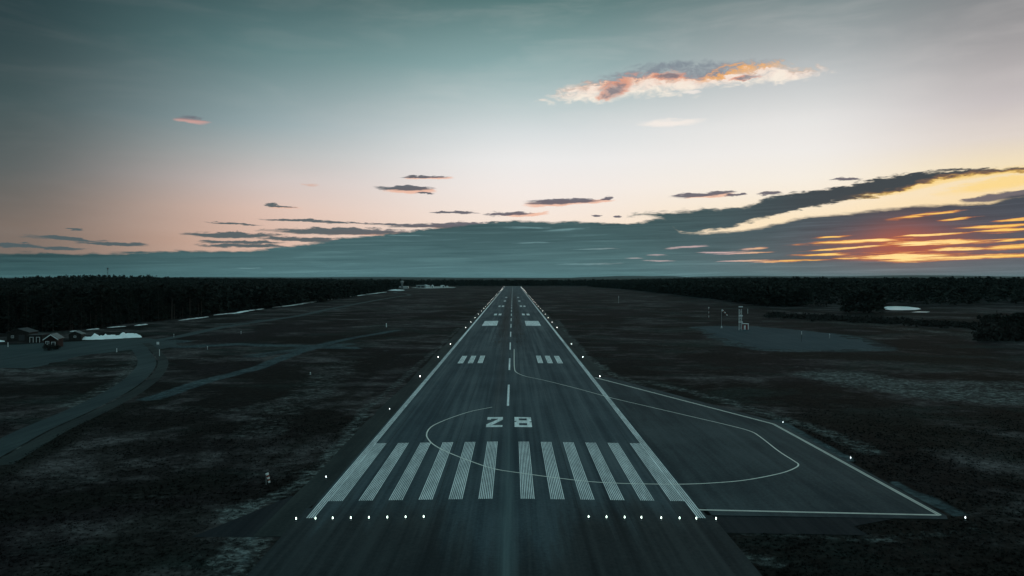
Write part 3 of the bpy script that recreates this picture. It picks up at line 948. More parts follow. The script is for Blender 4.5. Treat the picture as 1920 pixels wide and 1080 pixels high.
for sgn in (-1, 1):
    for k in range(6):
        a = 1.72 + 3.7 * k
        x0, x1 = (a, a + 1.78) if sgn > 0 else (-a - 1.78, -a)
        lines(x0 + 0.05, x1 - 0.02, 8, 0.53, 85.6, 115.4).build('threshold_stripe', M['white'], runway)
    x0, x1 = (22.0, 22.95) if sgn > 0 else (-22.95, -22.0)
    mb = lines(x0, x1, 4, 0.62, 79.6, 300, seg=24)
    mb2 = lines(x0, x1, 2, 0.90, 300, RW_END - 2, seg=40)
    mb.add(mb2.v, mb2.f)
    mb.build('edge_line', M['white'], runway)
for k in range(34):
    y0 = 147.3 + 57.3 * k
    mb = MB()
    yy_ = (y0, y0 + 29.0)
    rect(mb, -0.48, -0.002, *yy_)
    mb.build('centre_line', M['white'], runway)
dy0 = 126.6
mb = MB()
two = [[(0, 9), (0, 7.5), (3, 7.5), (3, 9)], [(0, 7.5), (0, 6.6), (0.7, 6.6), (0.7, 7.5)], [(3, 7.5), (2.1, 7.5), (2.1, 7.0), (0, 2.4), (0, 1.6), (1.0, 1.6), (3, 6.4)], [(0, 1.6), (0, 0), (3, 0), (3, 1.6)]]
for pl in two:
    mb.add([(-4.12 + x, dy0 + y, surf(-4.12 + x) + Z1) for x, y in pl], [tuple(range(len(pl)))])
mb.build('numeral', M['worn'], runway)
mb = MB()
for x0, x1, y0, y1 in [(0, 3.2, 7.7, 9), (0, 0.85, 5.0, 7.7), (2.35, 3.2, 5.0, 7.7), (0.85, 2.35, 5.0, 5.9), (0.35, 2.85, 4.3, 5.0), (0, 0.85, 0, 4.3), (2.35, 3.2, 0, 4.3), (0.85, 2.35, 3.4, 4.3), (0.85, 2.35, 0, 1.5)]:
    rect(mb, 1.12 + x0, 1.12 + x1, dy0 + y0, dy0 + y1)
mb.build('numeral', M['worn'], runway)
for sgn in (-1, 1):
    for a, b in [(8.9, 10.5), (12.0, 13.65), (15.2, 16.9)]:
        x0, x1 = sorted((sgn * a, sgn * b))
        lines(x0, x1, 4, 0.78, 222, 243).build('touchdown_mark', M['worn'], runway)
    x0, x1 = sorted((sgn * 8.3, sgn * 16.8))
    lines(x0, x1, 10, 0.9, 394, 437).build('aiming_mark', M['white'], runway)
    for a, b, y0, y1 in [(7.6, 9.6, 502, 524), (11.0, 13.1, 502, 524), (7.5, 9.6, 648, 672), (10.9, 12.8, 648, 672), (7.2, 9.6, 790, 815), (6.9, 9.3, 935, 962)]:
        x0, x1 = sorted((sgn * a, sgn * b))
        rect(MB(), x0, x1, y0, y1).build('touchdown_mark', M['worn'], runway)
    for k in range(4):
        a = 3.0 + 4.4 * k
        x0, x1 = sorted((sgn * a, sgn * (a + 2.2)))
        rect(MB(), x0, x1, 2050, 2080).build('threshold_stripe', M['worn'], runway)
mb = MB()
rect(mb, -22, -0.003, RW_END - 3, RW_END - 1.5)
rect(mb, 0.003, 22, RW_END - 3, RW_END - 1.5)
mb.build('end_line', M['white'], runway)

gl = [(964, 655), (964, 676), (964.6, 690), (968, 698), (985, 705.5), (1020, 713), (1080, 728), (1150, 747), (1225, 764.5), (1300, 782), (1360, 796), (1405, 808), (1425, 819), (1460, 846), (1488, 864), (1497, 871),
      (1490, 878), (1462, 888), (1400, 900), (1340, 905.5), (1280, 908), (1180, 907), (1110, 903.5), (1050, 897), (990, 889), (930, 880), (880, 864), (835, 846), (812, 833), (802, 822), (800, 814), (805, 804), (818, 795), (850, 782), (885, 771), (923, 763.5)]
gpts = catmull([GR(*p) for p in gl], 8)
def zmark(dz):
    return lambda x, y: surf(x) + dz
ribbon(gpts, 0.22, zmark(Z3), None).build('guide_line', M['line'], runway)
def pad_line(a, b, w, offs, name):
    t = np.linspace(0, 1, 24)[:, None]
    pts = np.array(a) * (1 - t) + np.array(b) * t
    mb_ = MB()
    for o_ in offs:
        ribbon(pts, w, zmark(Z2), mb_, o_)
    mb_.build(name, M['line'], pad)
pad_line(B0, B1, 0.20, (-0.15, 0.15), 'border_line')
pad_line(B1, (B2[0], B2[1]), 0.17, (-0.16, 0.16), 'border_line')
pad_line(B2, B3, 0.15, (-0.11, 0.11), 'border_line')

# ------------------------------------------------------------------ roads, hardstandings, snow and the pond
def road(name, px_pts, w, label, m_='road', z=ZP + 0.02, n=10, off=0.0):
    pts = catmull([G(*p) for p in px_pts], n)
    o = ribbon(pts, w, lambda x, y: z, None, off).build(name, M[m_])
    return tag(o, label, kind='structure')


road('road', [(-60, 876), (0, 843), (70, 806), (150, 771), (215, 739), (256, 712), (276, 690), (279, 676), (272, 663), (262, 652), (252, 644)], 5.4, 'paved access road curving across the left field', off=0.6)
road('path', [(-60, 876), (0, 843), (70, 806), (150, 771), (215, 739), (256, 712), (276, 690), (279, 676), (272, 663), (262, 652), (252, 644)], 3.0, 'darker strip on the outer side of the curving access road', 'shoulder', z=ZP + 0.014, off=-4.1)
road('road', [(255, 643), (330, 632), (420, 613), (500, 601), (560, 592), (620, 579), (700, 564), (745, 556.5), (765, 554), (768, 552.6), (760, 551), (742, 549.3), (744, 547), (762, 544.5), (800, 541.5), (860, 540)], 6.5,
     'narrow road along the left forest edge to the terminal', z=ZP + 0.03)
poly('hardstanding', ragged([G(*p) for p in [(-80, 690), (-80, 655), (0, 648), (130, 641), (262, 634), (330, 640), (340, 648), (300, 655), (240, 656), (150, 668), (60, 690)]], 3.0), M['road'], ZP + 0.012)
tag(bpy.data.objects['hardstanding'], 'paved yard in front of the huts at left', kind='structure')
tag(poly('apron', [G(*p) for p in [(770, 539.6), (790, 537.4), (830, 537.0), (856, 538.4), (850, 539.6), (800, 541)]], M['concrete'], ZP + 0.02), 'pale concrete apron by the terminal', kind='structure')
gp = poly('gravel_pad', ragged([G(*p) for p in [(1312, 613), (1352, 611.5), (1420, 613), (1500, 620), (1570, 627), (1650, 650), (1640, 654), (1560, 656), (1440, 655), (1400, 648), (1360, 634)]], 5.0), M['gravel'], ZP + 0.015)
tag(gp, 'bluish gravel pad around the antenna tower', kind='structure')
path_pts = [(1040, 614.5), (1150, 615.4), (1310, 617)]
road('path', path_pts, 3.0, 'faint service track from the runway to the gravel pad', 'shoulder')
road('path', [(1130, 536), (1200, 545.5), (1270, 554), (1345, 563)], 4.0, 'pale track along the right forest edge', 'gravel', z=ZP + 0.02)


def mound(name, px0, px1, wide, h, m_, label, cat='snow', group=None, seed=0, bend=0.0):
    p, q_ = np.array(G(*px0)), np.array(G(*px1))
    L = np.linalg.norm(q_ - p)
    n_u, n_v = max(12, min(70, int(L / 0.7))), 9
    t = (q_ - p) / L
    nr = np.array([-t[1], t[0]])
    us, vs = np.linspace(0, 1, n_u), np.linspace(-1, 1, n_v)
    v_ = []
    for u in us:
        ww = wide * (0.25 + 0.75 * math.sin(math.pi * min(max(u, 0.02), 0.98)) ** 0.6) * (0.30 + 0.8 * float(fbm(np.array(u * L / 8), np.array(seed * 3.7), seed)) + 0.7 * float(fbm(np.array(u * L / 1.9), np.array(seed * 2.1), seed + 3)))
        if u in (0.0, 1.0):
            ww *= 0.3
        shift = (float(fbm(np.array(u * L / 14), np.array(seed * 1.3), seed + 5)) - 0.47) * wide * 0.9
        for s_ in vs:
            c = p + (q_ - p) * u + nr * (s_ * ww * 0.5 + shift)
            zz = h * (1 - s_ * s_) * math.sin(math.pi * min(max(u, 0.0), 1)) ** 0.4 * (0.05 + 1.9 * float(fbm(np.array(u * L / 2.2), np.array(s_ * 2.5 + seed), seed + 2)) ** 1.4)
            v_.append((c[0], c[1], ZP + 0.02 + zz - (0.03 if abs(s_) == 1 else 0)))
    f_ = [(i * n_v + j, (i + 1) * n_v + j, (i + 1) * n_v + j + 1, i * n_v + j + 1) for i in range(n_u - 1) for j in range(n_v - 1)]
    o = MB().add(v_, f_).build(name, M[m_])
    o.data.polygons.foreach_set('use_smooth', np.ones(len(o.data.polygons), bool))
    return tag(o, label, cat, group)


mound('snow_heap', (146, 636.5), (266, 632.5), 8, 2.6, 'snow', 'large melting snow heap on the paved yard at left', seed=3)
GS = 'snow strips along the left forest edge'
strips = [((132, 622), (146, 621), 5), ((161, 618.6), (187, 616.6), 5), ((202, 614.6), (236, 611.6), 5), ((253, 611), (275, 608.2), 4),
          ((335, 601), (392, 594), 5), ((400, 591), (440, 587), 5), ((436, 588), (478, 580.8), 9), ((480, 581), (496, 579), 4), ((510, 576.6), (545, 573), 8), ((540, 573.5), (602, 563.6), 10), ((608, 562.6), (628, 560.4), 6),
          ((632, 559.6), (645, 558), 6), ((652, 556.6), (662, 555.6), 6), ((668, 555), (684, 552.6), 9), ((686, 551.6), (698, 550.8), 8), ((690, 551.8), (724, 547.4), 11)]
lab = ['short snow strip nearest the red cabin, left forest edge', 'second snow strip right of the red cabin, behind the snow heap', 'third snow strip right of the red cabin, behind the snow heap',
       'fourth snow strip, just right of the snow heap at the trees', 'thin long snow strip at the bend of the left forest edge', 'snow strip left of the broad drift at the trees',
       'broad bright snow drift where the left forest edge bends', 'small snow remnant right of the broad bright drift', 'snow drift midway along the left forest edge', 'longest bright snow drift midway along the left forest edge',
       'small snow remnant right of the longest drift', 'tiny snow remnant, second right of the longest drift', 'tiny snow remnant, third right of the longest drift', 'small snow drift, fourth right of the longest drift',
       'thin snow drift, fifth right of the longest drift', 'far snow drift just before the white snow bank near the tower']
for i, (a, b, w) in enumerate(strips):
    mound('snow_drift', a, b, w * 0.62, 0.45, 'snow' if i > 5 else 'dirty', lab[i], group=GS, seed=10 + i)
mound('snow_bank', (730, 545), (749, 544), 34, 2.0, 'snow', 'rounded white snow bank beside the road near the control tower', seed=40)
mound('snow_bank', (-30, 640.5), (9, 640.5), 4, 0.9, 'snow', 'flat snow bank at the left edge before the dark shed', seed=41)
mound('snow_patch', (1345, 1001), (1362, 1000), 0.9, 0.08, 'dirty', 'small pale remnant on the grass by the right dark asphalt corner', 'snow', seed=43)
mound('snow_bank', (1159, 536.6), (1173, 536.6), 20, 1.4, 'dirty', 'pale snow bank far off right of the runway end', seed=44)
pond = poly('pond', [G(*p) for p in [(1657, 577), (1662, 574.6), (1680, 574.2), (1702, 575.0), (1722, 577.4), (1727, 579.6), (1716, 581.2), (1690, 581.6), (1670, 581.4), (1660, 580)]], M['ice'], ZP + 0.05)
tag(pond, 'pale frozen pond before the right forest', kind='structure')
tag(poly('pond', [G(*p) for p in [(1708, 585.4), (1722, 584.2), (1744, 584.6), (1738, 585.8)]], M['ice'], ZP + 0.05), 'narrow frozen pool right of the pond', kind='structure')

# ------------------------------------------------------------------ lamps
def lamp_proto(kind):
    """an elevated runway light: base plate, stem, housing, glass"""
    base = MB().lathe([(0.16, 0.0), (0.16, 0.02), (0.07, 0.03)], 10).mesh('base', M['dark'])
    stem = MB().lathe([(0.03, 0.03), (0.03, 0.20), (0.08, 0.22), (0.10, 0.27)], 8).mesh('stem', M['metal'])
    r = {'threshold': 0.062, 'edge': 0.08, 'pad': 0.05}[kind]
    lens = MB().lathe([(r * 0.85, 0.27), (r, 0.33), (r * 0.92, 0.41), (r * 0.55, 0.47), (0.02, 0.49)], 10).mesh('lens', M[{'threshold': 'lamp_green', 'edge': 'lamp_white', 'pad': 'lamp_blue'}[kind]])
    return [('base', base), ('stem', stem), ('lens', lens)]


def place_lamp(proto, name, x, y, z, label, cat, group):
    o = empty(name, (x, y, z), label, cat, group)
    for n_, me in proto:
        link(bpy.data.objects.new(n_, me), o)
    return o


tp, ep, pp_ = lamp_proto('threshold'), lamp_proto('edge'), lamp_proto('pad')
ORD = ['first', 'second', 'third', 'fourth', 'fifth', 'sixth', 'seventh', 'eighth', 'ninth', 'tenth', 'eleventh', 'twelfth']
TL = [-23.75, -21.55, -19.6, -17.55, -15.5, -13.42, -11.35, -9.3]
TR = [9.37, 11.4, 13.45, 15.35, 17.6, 19.67, 21.57, 23.8]
for i, x in enumerate(TL):
    where = 'outermost glowing threshold light at the far left of its row' if i == 0 else ('innermost glowing threshold light of the left row' if i == 7 else f'glowing threshold light, {ORD[i]} from the left end of the left row')
    place_lamp(tp, 'threshold_light', x, 78.5, sh_z(x, 0) if abs(x) > 23.3 else surf(-abs(x)), where, 'runway light', 'threshold lights')
for i, x in enumerate(TR):
    where = 'outermost glowing threshold light at the far right of its row' if i == 7 else ('innermost glowing threshold light of the right row' if i == 0 else f'glowing threshold light, {ORD[i]} from the inner end of the right row')
    place_lamp(tp, 'threshold_light', x, 78.5, surf(-abs(x)) if abs(x) < 23.3 else -0.35, where, 'runway light', 'threshold lights')
for sgn, sd in ((-1, 'left'), (1, 'right')):
    ds = ([95.0, 144.0] if sgn < 0 else []) + [191.5 + 46.3 * k for k in range(41) if k != 3]
    for i, d in enumerate(ds):
        if d > RW_END:
            continue
        if i < 12:
            L = f'small white edge light on the {sd} verge, {ORD[i]} away from the threshold'
        else:
            L = f'tiny distant white edge light on the {sd} verge beyond the aiming marks'
        x = sgn * 24.8
        place_lamp(pp_ if d < 150 else ep, 'edge_light', x, d, sh_z(x, d), L, 'runway light', f'edge lights along the {sd} side of the runway')
for (px, py), L in [((1468, 795), 'faint edge light by the upper bend of the turning pad'), ((1595, 862.5), 'edge light midway along the slanted side of the turning pad'), ((1810, 976), 'edge light past the sharp corner of the turning pad')]:
    x, y = G(px, py)
    place_lamp(pp_, 'pad_light', x, y, ZP, L, 'runway light', 'lights around the turning pad')

# ------------------------------------------------------------------ markers, wind socks, masts
def post(px, py, h_px, label, r=0.06, cap='wpaint', name='marker_post', body='metal'):
    x, y = G(px, py)
    h = h_px * y / F
    o = empty(name, (x, y, ZP), label, 'marker post', 'marker posts on the grass')
    MB().lathe([(r * 1.8, 0), (r * 1.6, 0.06), (r, 0.08), (r, h * 0.7)], 8).build('shaft', M[body], o)
    MB().lathe([(r * 1.05, h * 0.7), (r * 1.05, h * 0.97), (r * 0.5, h)], 8).build('cap', M[cap], o)
    return o


post(219, 660, 7, 'short pale marker post on grass left of the curving road', 0.12, body='wpaint')
post(299, 667, 12, 'tall pale marker post just right of the curving road bend', 0.10, body='wpaint')
post(389, 655, 6, 'short pale marker post on the wet ground right of the road', 0.12)
post(326, 632, 6, 'faint marker post beside the road to the terminal', 0.1)
post(582, 702, 4, 'tiny pale marker on the left field right of the wet track', 0.14)
post(724.5, 613, 7, 'bright marker post at the end of the pale cross track', 0.22, body='wpaint')
post(452, 626, 5, 'faint marker post by the left road below the snow drift', 0.12)
post(1160, 568, 13, 'slim grey marker post on the right field before the far track', 0.14, body='metal')
post(1402, 588, 9, 'slim pole just right of the antenna tower', 0.14, body='wpaint')
post(1503, 641, 20, 'dark pole with pale cap on the gravel pad', 0.10, body='dark')
post(1555.5, 634, 8, 'small grey post at the back edge of the gravel pad', 0.12)
post(118, 639, 6, 'short post standing between the red cabin and snow heap', 0.12, body='wpaint')
post(15, 650, 8, 'leaning pale post at the far left before the dark shed', 0.12, body='wpaint')

# small cabinet sign by the road
x, y = G(296, 648)
o = empty('sign_board', (x, y, ZP), 'small white sign box beside the curving road junction', 'sign')
MB().box(-0.5, 0.5, -0.06, 0.06, 0.5, 1.5).build('panel', M['wpaint'], o)
for s_ in (-0.4, 0.4):
    MB().tube((s_, 0.09, 0), (s_, 0.09, 1.4), 0.04).build('leg', M['metal'], o)


def sock(o, segs, start, direction, r0, r1, L):
    """wind sock made of alternating cloth bands"""
    d = np.array(direction, float)
    d /= np.linalg.norm(d)
    for i in range(segs):
        a = np.array(start) + d * L * i / segs
        b = np.array(start) + d * L * (i + 1) / segs
        ra_ = r0 + (r1 - r0) * i / segs
        rb_ = r0 + (r1 - r0) * (i + 1) / segs
        s2 = MB().tube(a, b, ra_, rb_, 12).build('band', M['cloth' if i % 2 == 0 else 'orange'], o)
        d = d + np.array((0, 0, -0.05))
        d /= np.linalg.norm(d)


x, y = G(499, 909)
o = empty('striped_marker', (x, y, ZP), 'drooping white and red striped marker on a short post, left grass', 'marker')
MB().tube((0, 0, 0), (0, 0, 1.45), 0.035, 0.03).build('pole', M['metal'], o)
MB().tube((0, 0, 1.43), (0.28, 0, 1.5), 0.025).build('bracket', M['metal'], o)
sock(o, 5, (0.10, 0, 1.55), (0.33, 0, -1.0), 0.22, 0.13, 1.3)

x, y = G(1353, 615.5)
o = empty('wind_sock', (x, y, ZP), 'limp white and orange wind sock on a tall slim mast by the gravel pad', 'wind sock')
MB().tube((0, 0, 0), (0, 0, 10.2), 0.09, 0.06).build('mast', M['metal'], o)
MB().box(-0.45, 0.45, -0.45, 0.45, 0, 0.35).build('plinth', M['concrete'], o)
MB().lathe([(0.3, 0.35), (0.36, 0.7), (0.3, 1.1)], 10).build('lamp_box', M['wpaint'], o)
sock(o, 5, (0.15, 0, 9.9), (0.85, 0, -0.62), 0.42, 0.22, 4.2)

# antenna tower with its equipment hut on the gravel pad
x, y = G(1388, 619)
tw = empty('antenna_tower', (x, y, ZP), 'lattice antenna tower with pale crossbars beside the white hut', 'tower')
hgt = 12.6
for i, (a, b) in enumerate(((-0.55, -0.55), (0.55, -0.55), (0.55, 0.55), (-0.55, 0.55))):
    MB().tube((a * 1.2, b * 1.2, 0), (a, b, hgt * 0.88), 0.055, 0.05, 6).build('leg', M['wpaint'], tw)
for z0 in np.arange(0.9, hgt * 0.86, 1.7):
    mb = MB()
    c4 = [(-0.58, -0.58), (0.58, -0.58), (0.58, 0.58), (-0.58, 0.58)]
    for i in range(4):
        (a, b), (c, d) = c4[i], c4[(i + 1) % 4]
        mb.tube((a, b, z0), (c, d, z0), 0.035, n=5)
        mb.tube((a, b, z0), (c, d, z0 + 1.6), 0.03, n=5)
    mb.build('brace', M['metal' if z0 < 3 else 'wpaint'], tw)
for zz, w in ((hgt, 2.1), (hgt * 0.62, 2.1), (hgt * 0.36, 2.1)):
    bar = MB().box(-w / 2, w / 2, -0.9, -0.6, zz - 0.55, zz).build('antenna_bar', M['wpaint'], tw)
    mb = MB()
    for k in (-0.6, 0, 0.6):
        mb.tube((k, -0.9, zz - 0.27), (k, -1.25, zz - 0.27), 0.05, n=6)
    mb.build('dipole', M['metal'], bar)
MB().tube((0, 0, hgt * 0.86), (0, 0, hgt + 0.9), 0.06, 0.03).build('finial', M['red'], tw)
x, y = G(1392, 617.5)
hut = empty('equipment_hut', (x + 0.8, y - 2.2, ZP), 'small white and red equipment hut at the foot of the antenna tower', 'hut', rz=-0.5)
MB().box(-1.5, 1.5, -1.2, 1.2, 0.12, 3.0).build('wall', M['red'], hut)
MB().box(-1.55, 1.55, -1.25, 1.25, 0, 0.12).build('plinth', M['concrete'], hut)
MB().box(-1.65, 1.65, -1.35, 1.35, 3.0, 3.22).build('roof', M['paleroof'], hut)
MB().box(1.5, 1.56, -1.15, 1.15, 0.15, 2.95).build('end_panel', M['wpaint'], hut)
dr = MB().box(-0.5, 0.45, -1.26, -1.2, 0.14, 2.3).build('door', M['wpaint'], hut)
MB().box(0.3, 0.36, -1.3, -1.26, 1.1, 1.3).build('handle', M['dark'], dr)

x, y = G(1329, 599)
o = empty('monitor_mast', (x, y, ZP), 'red and white banded mast left of the wind sock', 'mast')
hb = 8.0 / 6
for i in range(6):
    MB().tube((0, 0, i * hb), (0, 0, (i + 1) * hb), 0.13 - 0.01 * i, 0.12 - 0.01 * i, 8).build('band', M['wpaint' if i % 2 else 'red'], o)
MB().box(-0.25, 0.25, -0.25, 0.25, 7.6, 8.1).build('antenna_box', M['wpaint'], o)

# far radio mast on the wooded hill at left
mx, my = -865.0, 1482.0
mz = float(terrain(np.array(mx), np.array(my)))
o = empty('radio_mast', (mx, my, mz), 'slim radio mast rising above the trees on the left skyline', 'mast')
mh = 47.0 - mz
for a, b in ((-1.3, -0.8), (1.3, -0.8), (0, 1.5)):
    MB().tube((a, b, 0), (a * 0.6, b * 0.6, mh * 0.95), 0.25, 0.2, 6).build('leg', M['dark'], o)
mb = MB()
for z0 in np.arange(2, mh * 0.9, 3.0):
    k = 1 - 0.4 * z0 / mh
    c3 = [(-1.3 * k, -0.8 * k), (1.3 * k, -0.8 * k), (0, 1.5 * k)]
    for i in range(3):
        mb.tube((*c3[i], z0), (*c3[(i + 1) % 3], z0 + 2.6), 0.12, n=5)
mb.build('bracing', M['dark'], o)
MB().lathe([(1.3, mh * 0.93), (1.5, mh * 0.95), (1.5, mh), (0.3, mh + 0.6)], 10).build('antenna_drum', M['dark'], o)

# ------------------------------------------------------------------ buildings
def gable(mb, x0, x1, y0, y1, z0, z1, over=0.35, t=0.16):
    """gable roof, ridge along y"""
    xm = (x0 + x1) / 2
    a, b = x0 - over, x1 + over
    ya, yb = y0 - over, y1 + over
    k = (z1 - z0) / (xm - x0)
    zl = z0 - over * k
    v_ = [(a, ya, zl), (xm, ya, z1), (b, ya, zl), (a, yb, zl), (xm, yb, z1), (b, yb, zl)]
    v_ += [(p[0], p[1], p[2] + t) for p in v_]
    f_ = [(0, 3, 4, 1), (1, 4, 5, 2), (6, 7, 10, 9), (7, 8, 11, 10), (0, 1, 7, 6), (1, 2, 8, 7), (3, 9, 10, 4), (4, 10, 11, 5), (0, 6, 9, 3), (2, 5, 11, 8)]
    return mb.add(v_, f_)


def house(name, x, y, w, dpt, hw, hr, label, wall, roof_, rz=0.0, wins=(), doors=(), trim=True, cat='building', group=None, z=ZP, flat=False):
    o = empty(name, (x, y, z), label, cat, group, rz)
    mb = MB()
    if flat:
        mb.box(-w / 2, w / 2, -dpt / 2, dpt / 2, 0, hw)
    else:
        x0, x1, y0, y1 = -w / 2, w / 2, -dpt / 2, dpt / 2
        mb.add([(x0, y0, 0), (x1, y0, 0), (x1, y1, 0), (x0, y1, 0), (x0, y0, hw), (x1, y0, hw), (x1, y1, hw), (x0, y1, hw), (0, y0, hw + hr), (0, y1, hw + hr)],
               [(0, 1, 5, 8, 4), (1, 2, 6, 5), (2, 3, 7, 9, 6), (3, 0, 4, 7), (0, 3, 2, 1)])
    mb.build('wall', M[wall], o)
    if flat:
        MB().box(-w / 2 - 0.2, w / 2 + 0.2, -dpt / 2 - 0.2, dpt / 2 + 0.2, hw + 0.003, hw + 0.35).build('roof', M[roof_], o)
    else:
        gable(MB(), -w / 2, w / 2, -dpt / 2, dpt / 2, hw + 0.01, hw + hr + 0.01).build('roof', M[roof_], o)
    for (cx, cz, ww, hh) in wins:
        fr = MB()
        for a, b, c, d in ((-ww / 2 - .1, ww / 2 + .1, hh / 2, hh / 2 + .1), (-ww / 2 - .1, ww / 2 + .1, -hh / 2 - .1, -hh / 2), (-ww / 2 - .1, -ww / 2, -hh / 2, hh / 2), (ww / 2, ww / 2 + .1, -hh / 2, hh / 2), (-.04, .04, -hh / 2, hh / 2)):
            fr.box(cx + a, cx + b, -dpt / 2 - 0.08, -dpt / 2 + 0.004, cz + c, cz + d)
        wn = fr.build('window', M['wpaint'], o)
        MB().box(cx - ww / 2, cx + ww / 2, -dpt / 2 - 0.03, -dpt / 2 + 0.002, cz - hh / 2, cz + hh / 2).build('pane', M['glass'], wn)
    for (cx, ww, hh, mm) in doors:
        d_ = MB().box(cx - ww / 2, cx + ww / 2, -dpt / 2 - 0.06, -dpt / 2 + 0.002, 0.02, hh).build('door', M[mm], o)
        if trim:
            fr = MB()
            fr.box(cx - ww / 2 - .14, cx - ww / 2, -dpt / 2 - 0.1, -dpt / 2 + 0.004, 0.02, hh + .14)
            fr.box(cx + ww / 2, cx + ww / 2 + .14, -dpt / 2 - 0.1, -dpt / 2 + 0.004, 0.02, hh + .14)
            fr.box(cx - ww / 2, cx + ww / 2, -dpt / 2 - 0.1, -dpt / 2 + 0.004, hh, hh + .14)
            fr.build('frame', M['wpaint'], d_)
    return o


x, y = G(93, 652)
cab = house('cabin', x, y + 2.5, 4.6, 6.5, 3.6, 1.7, 'red wooden cabin with pale gable, left beside the snow heap', 'redwall', 'roof', 0.28, wins=((-1.2, 2.0, 1.0, 1.1),), doors=((0.9, 1.1, 2.2, 'dark'),))
mb = MB()
for s_ in (-1, 1):
    mb.add([(s_ * 2.65, -3.66, 3.35), (0, -3.66, 5.35), (0, -3.66, 5.0), (s_ * 2.65, -3.66, 3.0), (s_ * 2.65, -3.60, 3.35), (0, -3.60, 5.35), (0, -3.60, 5.0), (s_ * 2.65, -3.60, 3.0)],
           [(0, 1, 2, 3), (4, 7, 6, 5), (0, 4, 5, 1), (2, 6, 7, 3), (0, 3, 7, 4)])
mb.build('bargeboard', M['wpaint'], cab)
x, y = G(105, 640)
house('shed', x + 4, y + 8, 5, 4, 2.6, 1.2, 'small shed with pale roof behind the red cabin', 'darkwall', 'roof', 0.2, wins=((0, 1.5, 0.8, 0.6),))
x, y = G(62, 642.5)
house('shed', x, y + 3, 5.4, 4.5, 3.0, 0.5, 'low dark shed with two white framed doors left of the red cabin', 'darkwall', 'darkroof', 0.1, doors=((-1.3, 1.2, 2.2, 'darkwall'), (1.3, 1.2, 2.2, 'darkwall')), flat=True)
x, y = G(24, 640)
house('barn', x, y + 6, 9, 7, 3.6, 1.6, 'dark barn at the far left forest edge behind the yard', 'darkwall', 'darkroof', 0.12, doors=((1.5, 2.4, 2.6, 'dark'),), wins=((-2.2, 1.8, 0.9, 0.9),), trim=False)

def bush(x, y, w, h, label, n=420, seed=3):
    r_ = np.random.default_rng(seed)
    d_ = r_.normal(0, 1, (n, 3))
    d_ /= np.linalg.norm(d_, axis=1)[:, None]
    p_ = d_ * (r_.random(n) ** 0.4)[:, None] * np.array([w / 2, w / 2, h / 2]) + np.array([0, 0, h / 2])
    V_ = (p_[:, None, :] + r_.normal(0, 0.22, (n, 3, 3))).reshape(-1, 3)
    V_[:, 2] = np.maximum(V_[:, 2], 0)
    o_ = empty('bush', (x, y, ZP), label, 'bush')
    link(bpy.data.objects.new('foliage', np_mesh('foliage', V_, np.arange(3 * n).reshape(n, 3), M['shrub'])), o_)
    mb_ = MB()
    for k in range(6):
        a_ = k * 1.05
        mb_.tube((0, 0, 0), (math.cos(a_) * w * 0.3, math.sin(a_) * w * 0.3, h * 0.8), 0.06, 0.02, 5)
    mb_.build('stem', M['trunk'], o_)


bush(*G(92, 657), 4.6, 2.5, 'dark round bush in front of the red cabin', seed=3)
bush(*G(106, 655), 2.6, 1.7, 'smaller dark bush right of the cabin front', n=220, seed=4)

# airport buildings far down the field
x, y = G(754, 541)
ct = empty('control_tower', (x, y, ZP), 'slim white control tower with glazed cab, far left of the runway end', 'tower')
MB().box(-2.2, 2.2, -2.2, 2.2, 0, 13.6).build('shaft', M['greywall'], ct)
MB().lathe([(3.2, 13.6), (3.9, 14.2), (3.9, 14.8)], 8).build('gallery', M['wpaint'], ct)
MB().lathe([(3.2, 14.8), (3.9, 17.4)], 8).build('cab_glass', M['glass'], ct)
MB().lathe([(4.4, 17.4), (4.4, 18.1), (2.0, 18.5)], 8).build('roof', M['wpaint'], ct)
MB().tube((0, 0, 18.5), (0, 0, 22.0), 0.15, 0.06).build('antenna', M['metal'], ct)
x, y = G(761, 540.6)
house('terminal_block', x + 1, y - 8, 14, 9, 5.2, 0, 'white flat roofed block beside the control tower', 'wpaint', 'paleroof', 0.0, wins=tuple((k, 2.6, 2.2, 1.5) for k in (-4.5, -1.5, 1.5, 4.5)), doors=((6.0, 1.4, 2.4, 'dark'),), flat=True)
x, y = G(754, 540)
house('garage', x - 3, y - 16, 5, 5, 3.6, 1.4, 'small pale gabled garage at the foot of the control tower', 'wpaint', 'paleroof', 0.2, doors=((0, 2.8, 2.6, 'dark'),))
x, y = G(788, 539.6)
house('hangar', x, y + 20, 25, 18, 6.4, 0, 'long grey hangar with pale roof edge, left on the apron', 'greywall', 'paleroof', 0.0, doors=((-5, 8, 4.8, 'dark'), (5, 8, 4.8, 'dark')), flat=True)
x, y = G(799, 539.4)
house('terminal_hall', x, y, 8, 14, 6.0, 2.0, 'gabled white hall just right of the long grey hangar', 'wpaint', 'paleroof', 0.5, wins=((-2, 3, 1.6, 1.6), (2, 3, 1.6, 1.6)))
x, y = G(804.5, 539.2)
house('terminal_annex', x, y, 5, 7, 6.4, 0, 'narrow white annex right of the gabled hall', 'wpaint', 'roof', 0.1, wins=((-1.2, 3, 0.9, 2.6), (1.2, 3, 0.9, 2.6)), flat=True)
x, y = G(811, 539)
house('gabled_building', x, y, 5, 6, 5.2, 2.6, 'small steep gabled white building in the middle of the apron', 'wpaint', 'paleroof', 0.0, doors=((0, 2.6, 3.4, 'dark'),))
x, y = G(829, 538.6)
house('storage_hall', x, y + 10, 10, 10, 5.4, 0, 'pale boxy storage hall near the right end of the apron', 'wpaint', 'paleroof', 0.15, doors=((2, 3.6, 3.6, 'dark'),), wins=((-3, 3, 1.6, 1.2),), flat=True)
x, y = G(838.5, 538.8)
